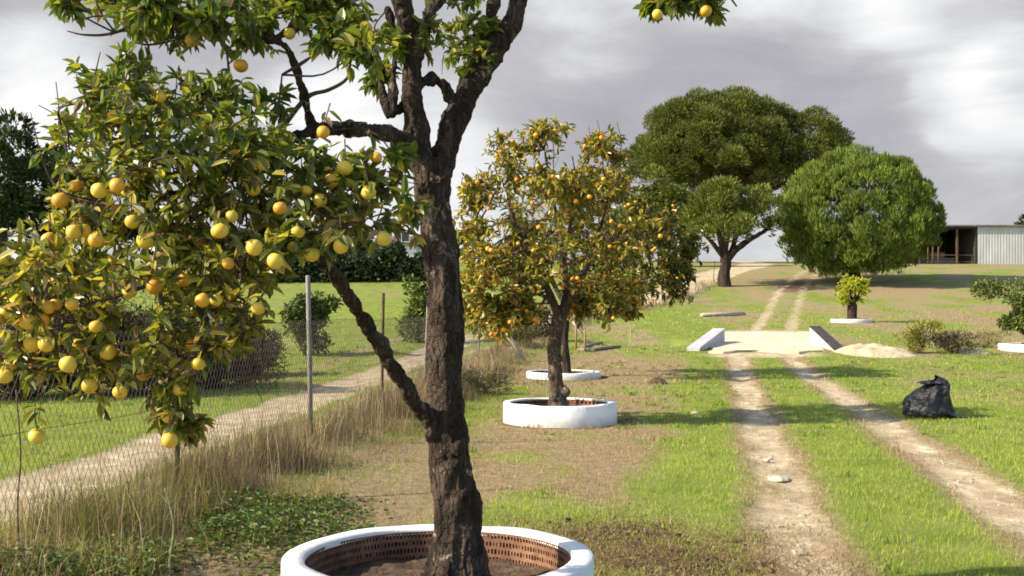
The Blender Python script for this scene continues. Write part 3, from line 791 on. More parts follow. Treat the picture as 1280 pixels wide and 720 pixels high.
# ------------------------------------------------------------------ trunks
def remeshed(mb, voxel, amp, fscale, seed=0):
    """fuse overlapping tubes into one skin and roughen it like bark"""
    me0 = mb.mesh('tmp')
    o = bpy.data.objects.new('tmp', me0); COL.objects.link(o)
    md = o.modifiers.new('r', 'REMESH'); md.mode = 'VOXEL'; md.voxel_size = voxel
    dg = bpy.context.evaluated_depsgraph_get()
    dg.update()
    me = bpy.data.meshes.new_from_object(o.evaluated_get(dg))
    bpy.data.objects.remove(o); bpy.data.meshes.remove(me0)
    n = len(me.vertices)
    co = np.empty(n * 3, np.float32); me.vertices.foreach_get('co', co); co = co.reshape(-1, 3)
    no = np.empty(n * 3, np.float32); me.vertex_normals.foreach_get('vector', no); no = no.reshape(-1, 3)
    d = np.empty(n)
    for i in range(n):
        x, y, z = co[i]
        d[i] = mnoise.fractal(Vector((x * fscale, y * fscale, z * fscale * 0.35 + seed)), 0.8, 2.1, 4) + 0.5 * mnoise.noise(Vector((x * fscale * 0.4, y * fscale * 0.4, z * fscale * 0.25 + seed)))
    co = co + no * (d * amp)[:, None]
    me.vertices.foreach_set('co', co.astype(np.float32).ravel())
    me.polygons.foreach_set('use_smooth', np.ones(len(me.polygons), bool))
    me.update()
    return me

class Skel:
    """limbs given as (x, y, z, r); keeps sample points so twigs can start from them"""
    def __init__(self, base):
        self.base = np.asarray(base, float); self.mb = MB(); self.pts = []; self.thin = []
    def limb(self, pts, seg=12, n=6, wob=0.0, thin=False):
        P = catmull(np.asarray(pts, float), n)
        P[:, :3] -= self.base
        if wob:
            w = np.array([[mnoise.noise(Vector((p[0] * 3, p[1] * 3, p[2] * 3 + k * 9))) for k in range(3)] for p in P]) * wob
            P[:, :3] += w
        if thin: self.thin.append(P)
        else: self.mb.tube(P[:, :3], P[:, 3], seg)
        self.pts.append(P)
    def ball(self, c, r):
        c = np.asarray(c, float) - self.base
        self.mb.tube([c - [0, 0, r], c - [0, 0, r * .7], c, c + [0, 0, r * .7], c + [0, 0, r]], [r * .2, r * .75, r, r * .75, r * .2], 10)
    def nearest(self, q):
        A = np.concatenate([p[:, :3] for p in self.pts])
        return A[np.argmin(((A - q) ** 2).sum(1))]

def citrus_crown(sk, clumps, rng, leafL, cols, probs, twigs=12, per=13, twig_r=0.0035, bare=0.06, link_r=0.006, up=0.25, hang=(), fresh_above=None):
    """clumps in coordinates relative to the tree base. Returns one mesh: leaves (slot 0) and twigs (slot 1)"""
    tw = MB(); P, D, Nn = [], [], []
    for P_ in sk.thin: tw.tube(P_[:, :3], P_[:, 3], 6)
    for (cx, cy, cz, r) in clumps:
        c = np.array([cx, cy, cz])
        s = sk.nearest(c)
        mid = (s + c) / 2 + rng.normal(0, 0.13, 3) * min(0.8, np.linalg.norm(c - s))
        path = catmull(np.array([s, mid, c]), 4)
        tw.tube(path, np.linspace(link_r * 1.6, link_r * 0.8, len(path)), 5)
        for k in range(int(twigs * rng.uniform(0.7, 1.3))):
            d = runit(rng, 1)[0]; d[2] += up; d /= np.linalg.norm(d)
            st = c + rng.normal(0, 0.18, 3) * r
            ln = r * rng.uniform(0.55, 1.15)
            e1 = st + d * ln * 0.5 + rng.normal(0, 0.05, 3) * r
            e2 = st + d * ln + np.array([0, 0, -0.12 * ln]) + rng.normal(0, 0.08, 3) * r
            pp = catmull(np.array([st, e1, e2]), 3)
            tw.tube(pp, np.linspace(twig_r, twig_r * 0.5, len(pp)), 4, cap=False)
            if rng.uniform() < bare: continue
            m = max(3, int(per * rng.uniform(0.6, 1.4)))
            tt = rng.uniform(0.15, 1.0, m) ** 0.8
            pos = np.array([np.interp(tt, np.linspace(0, 1, len(pp)), pp[:, i]) for i in range(3)]).T
            dd = 0.55 * d + runit(rng, m) * 0.9
            dd[:, 2] -= 0.10
            P.append(pos); D.append(dd); Nn.append(np.tile([0, 0, 1.0], (m, 1)) + 0.6 * runit(rng, m))
    for q in hang:                                   # a short stalk and a few leaves over each hanging fruit
        q = np.asarray(q, float); m = int(rng.integers(3, 8))
        top = q + [0, 0, 0.03]
        e = top + np.array([rng.normal(0, .02), rng.uniform(0, .05), .09])
        tw.tube(np.array([top, (top + e) / 2 + rng.normal(0, .006, 3), e]), [.0022, .0024, .003], 5)
        P.append(top + rng.uniform(0, 1, (m, 1)) * (e - top) + rng.normal(0, .006, (m, 3)))
        d = runit(rng, m); d[:, 2] = d[:, 2] * .6 - .35; d[:, 1] -= 0.25
        D.append(d); Nn.append(np.tile([0, -0.4, 1.0], (m, 1)) + 0.5 * runit(rng, m))
    P, D, Nn = map(np.concatenate, (P, D, Nn)); n = len(P)
    L = leafL * rng.uniform(0.6, 1.25, n)
    V, Q = leafquads(P, D, Nn, L, L * rng.uniform(0.34, 0.50, n), 0.16, 0.25)
    lc = palette(rng, n, cols, probs)
    if fresh_above is not None:                       # the young growth at the top is a purer green
        f = sstep(fresh_above - 0.25, fresh_above + 0.25, P[:, 2] + rng.normal(0, .15, n))[:, None] * (rng.uniform(0, 1, (n, 1)) < 0.85)
        lc = lc * (1 - f) + f * (lc * 0.45 + np.array([0.045, 0.085, 0.012]))
    C = np.repeat(lc, 6, axis=0)
    tV = np.concatenate(tw.V); tQ = np.concatenate(tw.Q)
    faces = [np.concatenate([Q, tQ + len(V)])]; mi = [0] * len(Q) + [1] * len(tQ)
    if tw.T:
        tT = np.concatenate(tw.T); faces.append(tT + len(V)); mi += [1] * len(tT)
    return np_mesh('crown', np.concatenate([V, tV]), faces, np.concatenate([C, np.tile([0.1, 0.07, 0.05], (len(tV), 1))]), mi)

def fruit_mesh(r, mat, name):
    import bmesh
    bm = bmesh.new(); bmesh.ops.create_icosphere(bm, subdivisions=3, radius=r)
    for v in bm.verts:
        t = v.co.z / r
        v.co *= 1 + 0.03 * mnoise.noise(v.co * 20)
        v.co.z *= 0.95
        if t > 0.8: v.co.z -= (t - 0.8) * r * 0.5
    me = bpy.data.meshes.new(name); bm.to_mesh(me); bm.free()
    for p in me.polygons: p.use_smooth = True
    me.materials.append(mat)
    return me

def add_fruit(parent, meshes, pts, rng, smin=0.9, smax=1.12):
    for i, p in enumerate(pts):
        o = bpy.data.objects.new('fruit', meshes[int(rng.integers(0, len(meshes)))])
        o.location = p; o.rotation_euler = (rng.uniform(-.5, .5), rng.uniform(-.5, .5), rng.uniform(0, 6))
        s = rng.uniform(smin, smax); o.scale = (s * rng.uniform(.95, 1.04), s * rng.uniform(.95, 1.04), s * rng.uniform(.92, 1.08))
        o.parent = parent; COL.objects.link(o)

def px_limb(lst):
    return [(*at(px, py, Y), w * 0.5 * Y / F) for (px, py, Y, w) in lst]

# ---- the nearest tree
def build_tree_one():
    rng = np.random.default_rng(21)
    base = np.array([RINGS[0][0] + 0.08, 5.8, H(*RINGS[0][:2]) + 0.12])
    t = thing('citrus_tree', base, 'nearest tree with dark forked trunk and large yellow fruit', 'tree', 'citrus trees in white planters')
    sk = Skel(base)
    sk.limb(px_limb([(574, 735, 5.8, 100), (572, 712, 5.8, 80), (572, 680, 5.8, 67), (572, 640, 5.8, 61), (567, 600, 5.8, 54), (560, 550, 5.8, 49), (557, 500, 5.8, 47), (557, 420, 5.8, 46), (556, 350, 5.8, 43), (548, 290, 5.8, 41), (542, 250, 5.8, 42), (539, 215, 5.8, 48), (540, 198, 5.8, 46)]), 16)
    sk.limb(px_limb([(534, 225, 5.8, 34), (521, 170, 5.75, 30), (517, 120, 5.7, 25), (516, 83, 5.7, 24), (508, 30, 5.65, 24), (500, -20, 5.6, 22), (490, -120, 5.5, 16), (470, -220, 5.3, 8)]), 14)
    sk.limb(px_limb([(546, 225, 5.8, 36), (561, 175, 5.85, 34), (577, 135, 5.9, 33), (597, 95, 5.95, 32), (620, 58, 6, 27), (640, 25, 6.05, 19), (652, -15, 6.1, 17), (665, -100, 6.2, 13), (700, -180, 6.3, 7)]), 14)
    sk.limb(px_limb([(618, 66, 6, 20), (610, 35, 6, 13), (617, 0, 6, 11), (625, -60, 6, 9), (620, -140, 6, 5)]), 10)
    sk.limb(px_limb([(517, 80, 5.7, 19), (533, 35, 5.7, 16), (549, -10, 5.8, 14), (575, -90, 5.9, 8)]), 10)
    sk.limb(px_limb([(519, 114, 5.7, 13), (535, 100, 5.75, 13), (551, 104, 5.85, 13), (568, 128, 5.9, 16)]), 10)
    sk.limb(px_limb([(530, 185, 5.8, 24), (490, 169, 5.6, 18), (450, 161, 5.4, 16), (410, 160, 5.2, 16), (370, 172, 5.0, 14), (330, 190, 4.85, 12), (280, 215, 4.7, 9), (230, 240, 4.6, 7), (150, 260, 4.5, 5)]), 10)
    sk.limb(px_limb([(390, 168, 5.1, 14), (383, 130, 5.05, 13), (374, 95, 5.0, 12), (358, 62, 4.95, 12), (335, 47, 4.9, 12), (300, 38, 4.9, 10), (250, 22, 4.85, 7)]), 10)
    sk.limb(px_limb([(556, 548, 5.8, 30), (531, 517, 5.7, 22), (505, 480, 5.55, 19), (480, 440, 5.4, 18), (455, 400, 5.25, 18), (430, 362, 5.1, 17), (405, 325, 4.95, 14), (370, 300, 4.8, 11), (320, 298, 4.6, 9), (260, 320, 4.5, 7)]), 12)
    sk.limb(px_limb([(508, 131, 5.75, 9), (486, 142, 5.7, 10), (478, 120, 5.7, 8), (474, 95, 5.7, 6), (470, 60, 5.7, 4)]), 8)
    sk.limb(px_limb([(491, 138, 5.7, 8), (491, 100, 5.7, 7), (494, 50, 5.7, 6), (485, 10, 5.7, 4)]), 8)
    sk.limb(px_limb([(343, 50, 4.92, 8), (382, 24, 5, 8), (428, -8, 5.1, 8), (470, -80, 5.3, 6)]), 8)
    # thin bare branches, kept out of the fused skin
    for l in ([(352, 162, 4.9, 7), (383, 124, 5.05, 6), (410, 113, 5.2, 5), (434, 96, 5.35, 4), (440, 70, 5.3, 3)],
              [(250, 22, 4.85, 7), (200, 20, 4.8, 6), (145, 40, 4.8, 4), (110, 42, 4.8, 3), (85, 38, 4.8, 1.5)],
              [(300, 38, 4.9, 5), (240, 45, 4.85, 4), (190, 55, 4.8, 3), (165, 52, 4.8, 2)],
              [(145, 40, 4.8, 3), (115, 25, 4.8, 2.5), (90, 12, 4.8, 1.5)], [(145, 40, 4.8, 3), (125, 10, 4.8, 2.5), (120, -15, 4.8, 2)],
              [(170, 28, 4.8, 3), (130, 20, 4.8, 2.5), (100, 25, 4.8, 1.5)],
              [(260, 320, 4.5, 7), (200, 350, 4.4, 6), (120, 380, 4.3, 5), (50, 390, 4.25, 3)], [(200, 350, 4.4, 6), (215, 420, 4.35, 4), (225, 490, 4.3, 3), (238, 545, 4.3, 2)],
              [(150, 260, 4.5, 5), (90, 250, 4.45, 3), (60, 215, 4.45, 2), (45, 160, 4.45, 1.2)], [(120, 255, 4.5, 3), (85, 190, 4.45, 2), (70, 105, 4.45, 1.2)],
              [(120, 255, 4.5, 3), (75, 240, 4.45, 2), (55, 200, 4.45, 1.5), (40, 140, 4.45, 1)],
              [(230, 240, 4.6, 7), (190, 180, 4.6, 5), (170, 120, 4.6, 3)], [(280, 215, 4.7, 7), (270, 150, 4.7, 4), (285, 90, 4.7, 2)],
              [(330, 190, 4.85, 6), (345, 140, 4.8, 4), (350, 90, 4.8, 2)], [(260, 320, 4.5, 6), (300, 390, 4.4, 4), (330, 420, 4.4, 2)],
              [(225, 470, 4.3, 2.5), (240, 510, 4.3, 2), (238, 545, 4.3, 1.4)], [(60, 455, 4.2, 2), (52, 490, 4.15, 1.4), (46, 530, 4.12, 1)], [(0, 440, 4.2, 2), (60, 455, 4.2, 2)], [(330, 420, 4.4, 2), (318, 470, 4.4, 1.5), (330, 505, 4.4, 1)]):
        sk.limb(px_limb(l), 6, 5, 0.02, thin=True)
    # burls and root flare
    for (px, py, Y, r) in ((582, 618, 5.70, 0.035), (562, 640, 5.70, 0.03), (540, 540, 5.74, 0.05), (572, 560, 5.70, 0.035), (545, 300, 5.72, 0.03), (553, 220, 5.72, 0.05), (528, 230, 5.74, 0.05)):
        sk.ball(at(px, py, Y), r)
    for th, ln in ((-2.6, .26), (-1.9, .24), (-1.2, .2), (-.4, .22), (.6, .2), (1.6, .2), (2.7, .24)):
        c0 = at(572, 660, 5.8)
        sk.limb([(c0[0] + .07 * math.cos(th), c0[1] + .07 * math.sin(th), c0[2] + .04, .055), (c0[0] + .13 * math.cos(th), c0[1] + .13 * math.sin(th), base[2] + .12, .055), (c0[0] + ln * math.cos(th), c0[1] + ln * math.sin(th), base[2] + .02, .04), (c0[0] + (ln + .1) * math.cos(th), c0[1] + (ln + .1) * math.sin(th), base[2] - .06, .02)], 8)
    link('trunk', remeshed(sk.mb, 0.008, 0.022, 15.0, 3), t, [M_BARK])
    px_cl = [(110, 135, 46), (165, 110, 50), (215, 120, 50), (268, 128, 42), (150, 170, 55), (220, 180, 60), (300, 175, 50), (340, 130, 20), (345, 195, 40), (100, 200, 45), (165, 225, 55),
             (235, 235, 60), (310, 235, 60), (380, 215, 50), (440, 215, 42), (480, 245, 34), (495, 205, 24), (85, 265, 45), (140, 285, 60), (205, 290, 60), (270, 290, 60), (340, 280, 55), (405, 265, 48), (455, 285, 32), (490, 290, 20),
             (45, 335, 45), (100, 345, 55), (165, 355, 60), (235, 350, 55), (300, 335, 45), (350, 320, 30), (25, 400, 50), (85, 405, 55), (150, 410, 55), (210, 405, 50), (262, 390, 45), (-20, 400, 45),
             (50, 450, 40), (115, 455, 38), (215, 465, 34), (222, 510, 24), (240, 540, 14), (310, 415, 24), (292, 385, 28), (185, 455, 30), (515, 255, 14), (10, 460, 30), (265, 450, 25)]
    top_cl = [(150, 0, 28), (195, 8, 40), (240, -5, 50), (300, 5, 45), (350, 0, 45), (400, 20, 38), (435, 55, 30), (476, 92, 18), (452, 60, 24), (500, 60, 16), (540, 40, 24), (585, 50, 24), (420, 40, 28), (380, 5, 34), (320, 30, 24), (180, 25, 24), (850, 0, 14), (885, 6, 14), (820, 4, 10), (430, 10, 45), (475, 45, 26), (560, 55, 32), (590, 75, 24), (565, 10, 35), (600, 30, 25), (85, 10, 14),
              (260, 30, 28), (215, 35, 22), (250, -90, 50), (340, -90, 80), (430, -100, 80), (520, -70, 50), (620, -60, 35), (690, -90, 50), (560, -140, 70), (460, -170, 80), (350, -180, 70), (640, -170, 60), (870, -22, 30), (835, -8, 14), (905, -14, 14), (800, -60, 40), (900, -80, 60), (750, -120, 50), (545, -230, 80)]
    cl = []
    for (px, py, r) in px_cl:
        for _ in range(1 if (r <= 35 or (py > 325 and rng.uniform() < 0.5)) else 2):
            Y = 4.45 + rng.uniform(-0.35, 0.45)
            p = at(px + rng.normal(0, r * 0.2), py + rng.normal(0, r * 0.2), Y) - base
            cl.append((*p, r * Y / F * 1.15))
    for (px, py, r) in top_cl + [c for c in top_cl if (0 <= c[1] < 40 and c[0] < 440) or c[0] > 780]:
        Y = (4.9 if px < 470 else 5.9) + rng.uniform(-0.3, 0.4)
        p = at(px, py, Y) - base
        cl.append((*p, r * Y / F * 1.1))
    sk.limb([(*at(655, -70, 6.1), .02), (*at(720, -110, 6.0), .015), (*at(800, -70, 5.9), .01), (*at(860, -30, 5.8), .006), (*at(915, -5, 5.8), .003)], 6, 5, 0.02, thin=True)
    cols = [(0.07, 0.092, 0.018), (0.13, 0.155, 0.026), (0.22, 0.23, 0.040), (0.42, 0.36, 0.06), (0.26, 0.18, 0.09), (0.46, 0.40, 0.22)]
    fr = [(404, 165), (328, 205), (317, 236), (383, 238), (414, 226), (431, 210), (461, 241), (445, 278), (318, 309), (344, 326), (285, 329), (275, 288), (290, 270), (323, 385), (246, 388), (253, 375), (160, 240), (124, 238),
          (61, 299), (105, 288), (92, 290), (165, 277), (180, 467), (215, 460), (222, 475), (248, 455), (226, 487), (212, 520), (212, 550), (236, 546), (46, 545), (8, 390), (52, 400), (162, 365), (120, 408), (193, 358), (217, 423),
          (40, 430), (13, 457), (112, 482), (235, 218), (301, 82), (240, 50), (265, 45), (457, 35), (362, 42), (-5, 400), (35, 402), (85, 455), (75, 250), (426, 308), (390, 318), (480, 298), (270, 375), (822, 18), (882, 14), (70, 380), (28, 345), (140, 330), (58, 430), (135, 440), (98, 430), (5, 470), (20, 380), (120, 300), (200, 330), (182, 300), (230, 350), (150, 490), (90, 380), (300, 260), (350, 260), (400, 250), (372, 290), (250, 300), (175, 440), (240, 430), (75, 325), (345, -12), (200, 120), (95, 232), (60, 385)]
    pts = []
    for i, (px, py) in enumerate(fr):
        Y = 4.10 + rng.uniform(-0.08, 0.45)
        if py < 100: Y = 4.75
        if px > 800: Y = 5.6
        pts.append(at(px, py, Y) - base)
    # the fruit in the shaded interior
    for _ in range(22):
        c = cl[int(rng.integers(0, len(px_cl)))]
        pts.append(np.array(c[:3]) + runit(rng, 1)[0] * c[3] * 0.7)
    pts = pts[:100]
    me = citrus_crown(sk, cl, rng, 0.068, cols, [18, 28, 26, 14, 11, 4], twigs=12, per=12, bare=0.22, link_r=0.0035, hang=pts, fresh_above=float(at(0, 215, 4.5)[2] - base[2]))
    link('crown', me, t, [M_LEAF, M_TWIG])
    add_fruit(t, [fruit_mesh(0.037, M_FRUIT_Y, 'fruit'), fruit_mesh(0.037, M_FRUIT_Y, 'fruit'), fruit_mesh(0.035, M_FRUIT_G, 'fruit')], pts[:100], rng, 0.66, 0.9)
build_tree_one()

# ---- the two trees behind it
def build_tree_two():
    rng = np.random.default_rng(22)
    Y0 = 15.8
    base = np.array([0.66, Y0, H(0.68, Y0) + 0.12])
    t = thing('citrus_tree', base, 'middle tree laden with small orange fruit above a pale gnarled trunk', 'tree', 'citrus trees in white planters')
    sk = Skel(base)
    sk.limb(px_limb([(698, 512, Y0, 30), (697, 495, Y0, 22), (694, 460, Y0, 17), (694, 430, Y0, 17), (699, 400, Y0, 18), (704, 385, Y0, 18)]), 12)
    sk.limb(px_limb([(700, 400, Y0, 15), (690, 375, Y0 - .1, 10), (680, 350, Y0 - .2, 8), (660, 310, Y0 - .3, 6), (640, 270, Y0 - .4, 4), (630, 220, Y0 - .4, 2.5)]), 8)
    sk.limb(px_limb([(703, 395, Y0, 14), (708, 368, Y0, 10), (706, 335, Y0, 8), (700, 290, Y0 + .1, 6), (690, 240, Y0 + .1, 4), (680, 185, Y0 + .1, 2.5)]), 8)
    sk.limb(px_limb([(704, 392, Y0, 16), (714, 372, Y0 - .1, 12), (728, 345, Y0 - .2, 9), (745, 300, Y0 - .3, 6), (760, 250, Y0 - .3, 4), (765, 200, Y0 - .3, 2.5)]), 8)
    sk.limb(px_limb([(712, 375, Y0, 9), (716, 330, Y0 + .2, 7), (712, 290, Y0 + .3, 5), (722, 240, Y0 + .4, 4), (715, 195, Y0 + .4, 2)]), 8)
    sk.limb(px_limb([(696, 385, Y0, 9), (682, 372, Y0 + .3, 7), (650, 350, Y0 + .5, 5), (615, 330, Y0 + .7, 3)]), 8)
    sk.ball(at(690, 470, Y0 - .05), 0.07); sk.ball(at(699, 448, Y0 - .08), 0.06); sk.ball(at(694, 494, Y0 - .08), 0.09); sk.ball(at(706, 490, Y0 - .05), 0.08)
    for l in ([(640, 230, Y0, 2), (628, 190, Y0, 1.2), (645, 160, Y0, .8)], [(690, 230, Y0, 2), (692, 180, Y0, 1.2), (684, 152, Y0, .8)], [(722, 240, Y0, 2), (738, 190, Y0, 1.2), (735, 158, Y0, .7)],
              [(760, 240, Y0, 2), (752, 185, Y0, 1.2), (748, 150, Y0, .7)], [(765, 220, Y0, 2), (775, 180, Y0, 1.2), (772, 150, Y0, .7)], [(620, 240, Y0, 2), (600, 225, Y0, 1), (596, 205, Y0, .6)]):
        sk.limb(px_limb(l), 5, 4, 0.05, thin=True)
    link('trunk', remeshed(sk.mb, 0.014, 0.016, 9.0, 8), t, [M_BARK_PALE])
    px_cl = [(685, 175, 18), (655, 180, 20), (635, 195, 20), (745, 180, 16), (770, 190, 20), (610, 230, 22), (640, 225, 28), (675, 215, 24), (720, 235, 26), (755, 225, 26), (775, 240, 22), (600, 275, 22), (640, 270, 34), (690, 270, 34),
             (740, 275, 34), (785, 285, 28), (605, 320, 30), (650, 320, 38), (700, 315, 38), (750, 320, 38), (790, 325, 30), (600, 360, 24), (640, 362, 32), (735, 355, 30), (770, 362, 26), (625, 390, 18), (600, 340, 28), (610, 385, 16), (750, 385, 18), (655, 385, 16), (590, 240, 12), (730, 380, 14), (600, 398, 18), (622, 408, 14), (590, 350, 18), (645, 398, 14), (585, 300, 16), (700, 235, 24), (668, 350, 24), (780, 385, 14)]
    cl = []
    for (px, py, r) in px_cl:
        for k in range(2):
            Y = Y0 + rng.uniform(-1.25, 1.25) * (0.35 + 0.65 * min(1, r / 34))
            p = at(px + rng.normal(0, r * .3), py + rng.normal(0, r * .3), Y) - base
            cl.append((*p, r * Y / F * 1.2))
    cols = [(0.085, 0.105, 0.018), (0.17, 0.185, 0.03), (0.30, 0.28, 0.045), (0.46, 0.36, 0.06), (0.48, 0.25, 0.06), (0.32, 0.18, 0.08)]
    me = citrus_crown(sk, cl, rng, 0.10, cols, [22, 28, 24, 13, 8, 5], twigs=17, per=14, twig_r=0.005, bare=0.1, link_r=0.012)
    link('crown', me, t, [M_LEAF, M_TWIG])
    pts = []
    while len(pts) < 95:
        c = cl[int(rng.integers(0, len(cl)))]
        d = runit(rng, 1)[0]; d[1] = -abs(d[1]); p = np.array(c[:3]) + d * c[3] * rng.uniform(.7, 1.1)
        if p[1] < 0.6: pts.append(p)
    add_fruit(t, [fruit_mesh(0.036, M_FRUIT_O, 'fruit'), fruit_mesh(0.036, M_FRUIT_O, 'fruit'), fruit_mesh(0.036, M_FRUIT_G, 'fruit')], pts, rng, 0.7, 1.05)
build_tree_two()

def build_tree_three():
    rng = np.random.default_rng(23)
    Y0 = 25.0
    base = np.array([1.2, Y0, H(1.2, Y0) + 0.05])
    t = thing('citrus_tree', base, 'third tree in the row, dark trunk and crown behind the middle tree', 'tree', 'citrus trees in white planters')
    sk = Skel(base)
    sk.limb(px_limb([(708, 474, Y0, 16), (708, 455, Y0, 11), (706, 425, Y0, 10), (708, 400, Y0, 10), (712, 380, Y0, 9)]), 10)
    for l in ([(710, 385, Y0, 8), (745, 355, Y0, 6), (785, 320, Y0, 4), (820, 300, Y0, 2)], [(711, 385, Y0, 8), (735, 330, Y0, 5), (755, 270, Y0, 3)], [(710, 388, Y0, 7), (690, 350, Y0 + .5, 5), (670, 300, Y0 + .5, 3)], [(745, 355, Y0, 5), (800, 350, Y0 - .3, 3), (845, 335, Y0 - .3, 2)]):
        sk.limb(px_limb(l), 8)
    link('trunk', remeshed(sk.mb, 0.02, 0.02, 7.0, 5), t, [M_BARK])
    px_cl = [(760, 265, 24), (800, 262, 22), (830, 285, 22), (780, 300, 28), (815, 310, 26), (845, 315, 20), (790, 335, 26), (825, 340, 24), (855, 335, 12), (765, 355, 24), (800, 360, 20), (840, 355, 14), (740, 330, 28), (700, 300, 30), (670, 330, 28), (735, 375, 20), (780, 380, 14), (660, 290, 24), (720, 270, 26), (760, 385, 14), (860, 310, 10)]
    cl = []
    for (px, py, r) in px_cl:
        for k in range(2):
            Y = Y0 + rng.uniform(-1.5, 1.5)
            p = at(px + rng.normal(0, r * .3), py + rng.normal(0, r * .3), Y) - base
            cl.append((*p, r * Y / F * 1.2))
    cols = [(0.035, 0.06, 0.010), (0.075, 0.10, 0.016), (0.15, 0.15, 0.022), (0.26, 0.19, 0.03), (0.33, 0.15, 0.04)]
    me = citrus_crown(sk, cl, rng, 0.13, cols, [30, 30, 20, 12, 7], twigs=20, per=13, twig_r=0.006, link_r=0.014)
    link('crown', me, t, [M_LEAF, M_TWIG])
    pts = []
    while len(pts) < 60:
        c = cl[int(rng.integers(0, len(cl)))]
        d = runit(rng, 1)[0]; d[1] = -abs(d[1]); p = np.array(c[:3]) + d * c[3] * rng.uniform(.7, 1.1)
        if p[1] < 0.9 and p[0] > 0.2: pts.append(p)
    add_fruit(t, [fruit_mesh(0.04, M_FRUIT_O, 'fruit'), fruit_mesh(0.04, M_FRUIT_G, 'fruit')], pts, rng, 0.8, 1.2)
build_tree_three()

# ------------------------------------------------------------------ shrubs, small trees
def shrub(name, base, h, w, n, leafL, cols, probs, label, cat, seed, group=None, twig_n=20, base_gap=0.0, shape=1.0, mat=None, upright=0.0, wl=0.45):
    rng = np.random.default_rng(seed)
    t = thing(name, base, label, cat, group)
    lob = [(rng.normal(0, w * 0.24), rng.normal(0, w * 0.24), base_gap + (h - base_gap) * rng.uniform(0.15, 0.85), rng.uniform(0.14, 0.30)) for _ in range(18)] + [(0, 0, base_gap + (h - base_gap) * 0.4, 0.36)]
    P = []
    for (a, b, c, r) in lob:
        k = n // len(lob)
        u = runit(rng, k) * (rng.uniform(0.35, 1.0, k) ** 0.6)[:, None]
        P.append(np.array([a, b, c]) + u * np.array([w * r, w * r, (h - base_gap) * r * 0.75]))
    P = np.concatenate(P); P = P[P[:, 2] > 0.02]; k = len(P)
    D = runit(rng, k) + (P - [0, 0, h * 0.4]) / max(h, w) * 1.2 + [0, 0, upright]
    L = leafL * rng.uniform(0.6, 1.3, k)
    V, Q = leafquads(P, D, np.tile([0, 0, 1.0], (k, 1)) + 0.8 * runit(rng, k), L, L * wl, 0.15, 0.15)
    C = np.repeat(palette(rng, k, cols, probs), 6, axis=0)
    link('foliage', np_mesh('foliage', V, [Q], C), t, [mat or M_SHRUB])
    tw = MB()
    for _ in range(twig_n):
        e = P[int(rng.integers(0, k))]
        s = rng.normal(0, w * 0.04, 3); s[2] = -0.03
        pp = catmull(np.array([s, (s + e) / 2 + rng.normal(0, 0.08 * w, 3) * [1, 1, .3], e]), 4)
        tw.tube(pp, np.linspace(0.012 * (0.5 + h / 3), 0.004, len(pp)), 5)
    link('stem', tw.mesh('stem'), t, [M_TWIG])
    return t

GREENS = [(0.05, 0.08, 0.016), (0.095, 0.13, 0.024), (0.16, 0.18, 0.036)]
DARKG = [(0.022, 0.036, 0.013), (0.036, 0.056, 0.017), (0.06, 0.082, 0.026)]
BROWN = [(0.035, 0.023, 0.018), (0.065, 0.044, 0.033), (0.12, 0.085, 0.06)]

# dead brambles beyond the farm road
for i, (px, py, h, w, lb) in enumerate([(-40, 498, 1.4, 1.7, 'dark dead bramble thicket at the left edge of the field'), (35, 497, 1.25, 1.6, 'dark dead bramble thicket under the lowest left fruit'), (105, 496, 1.2, 1.5, 'dark dead bramble thicket behind the hanging fruit cluster'),
                                       (165, 491, 1.15, 1.5, 'dark dead bramble thicket left of the hanging branch'), (235, 484, 1.0, 1.3, 'brown dead bramble thicket behind the hanging branch'), (262, 486, 1.2, 1.6, 'wide brown bramble thicket just right of the hanging branch'), (-5, 480, 1.6, 2.0, 'tall brown bramble thicket behind the others at the left edge'), (80, 478, 1.7, 2.0, 'tall brown bramble thicket behind the low left fruit'), (300, 471, 0.8, 1.2, 'low brown bramble clump alone beside the farm road')]):
    b = ground_at(px, py)
    shrub('bramble', b, h * 1.45, w * 1.5, 7500, 0.14, BROWN + [(0.06, 0.07, 0.02)], [5, 4, 2, 1], lb, 'shrub', 300 + i, 'dead brambles by the farm road', 60, wl=0.16, upright=0.4)
# green bushes just beyond the fence
b = ground_at(385, 445); shrub('bush', b, 1.75, 1.3, 2600, 0.16, [(0.05, 0.08, 0.02), (0.09, 0.12, 0.03), (0.13, 0.12, 0.05)], [4, 4, 1], 'upright grey-green bush behind the tallest fence post', 'bush', 311)
b = ground_at(526, 428); shrub('bush', b, 2.1, 1.3, 2600, 0.16, GREENS, [3, 4, 2], 'green bush beyond the road peeping out left of the trunk', 'bush', 312)
b = ground_at(675, 424); shrub('bush', b, 1.2, 0.9, 1200, 0.12, BROWN, [3, 3, 2], 'narrow brown bush by the farm road behind the middle tree', 'bush', 313)
b = ground_at(645, 432); shrub('bush', b + [0, 0, 0], 0.75, 1.7, 1800, 0.12, [(0.10, 0.10, 0.035), (0.18, 0.15, 0.06)], [2, 2], 'low olive tussock bush by the leaning pole', 'bush', 314, wl=0.2, upright=0.8)
b = ground_at(600, 492); shrub('bush', b, 0.45, 1.0, 1600, 0.09, [(0.10, 0.09, 0.045), (0.17, 0.13, 0.08), (0.08, 0.10, 0.03)], [3, 3, 2], 'low purple-grey weed clump right of the nearest trunk', 'bush', 315, wl=0.2, upright=0.6)
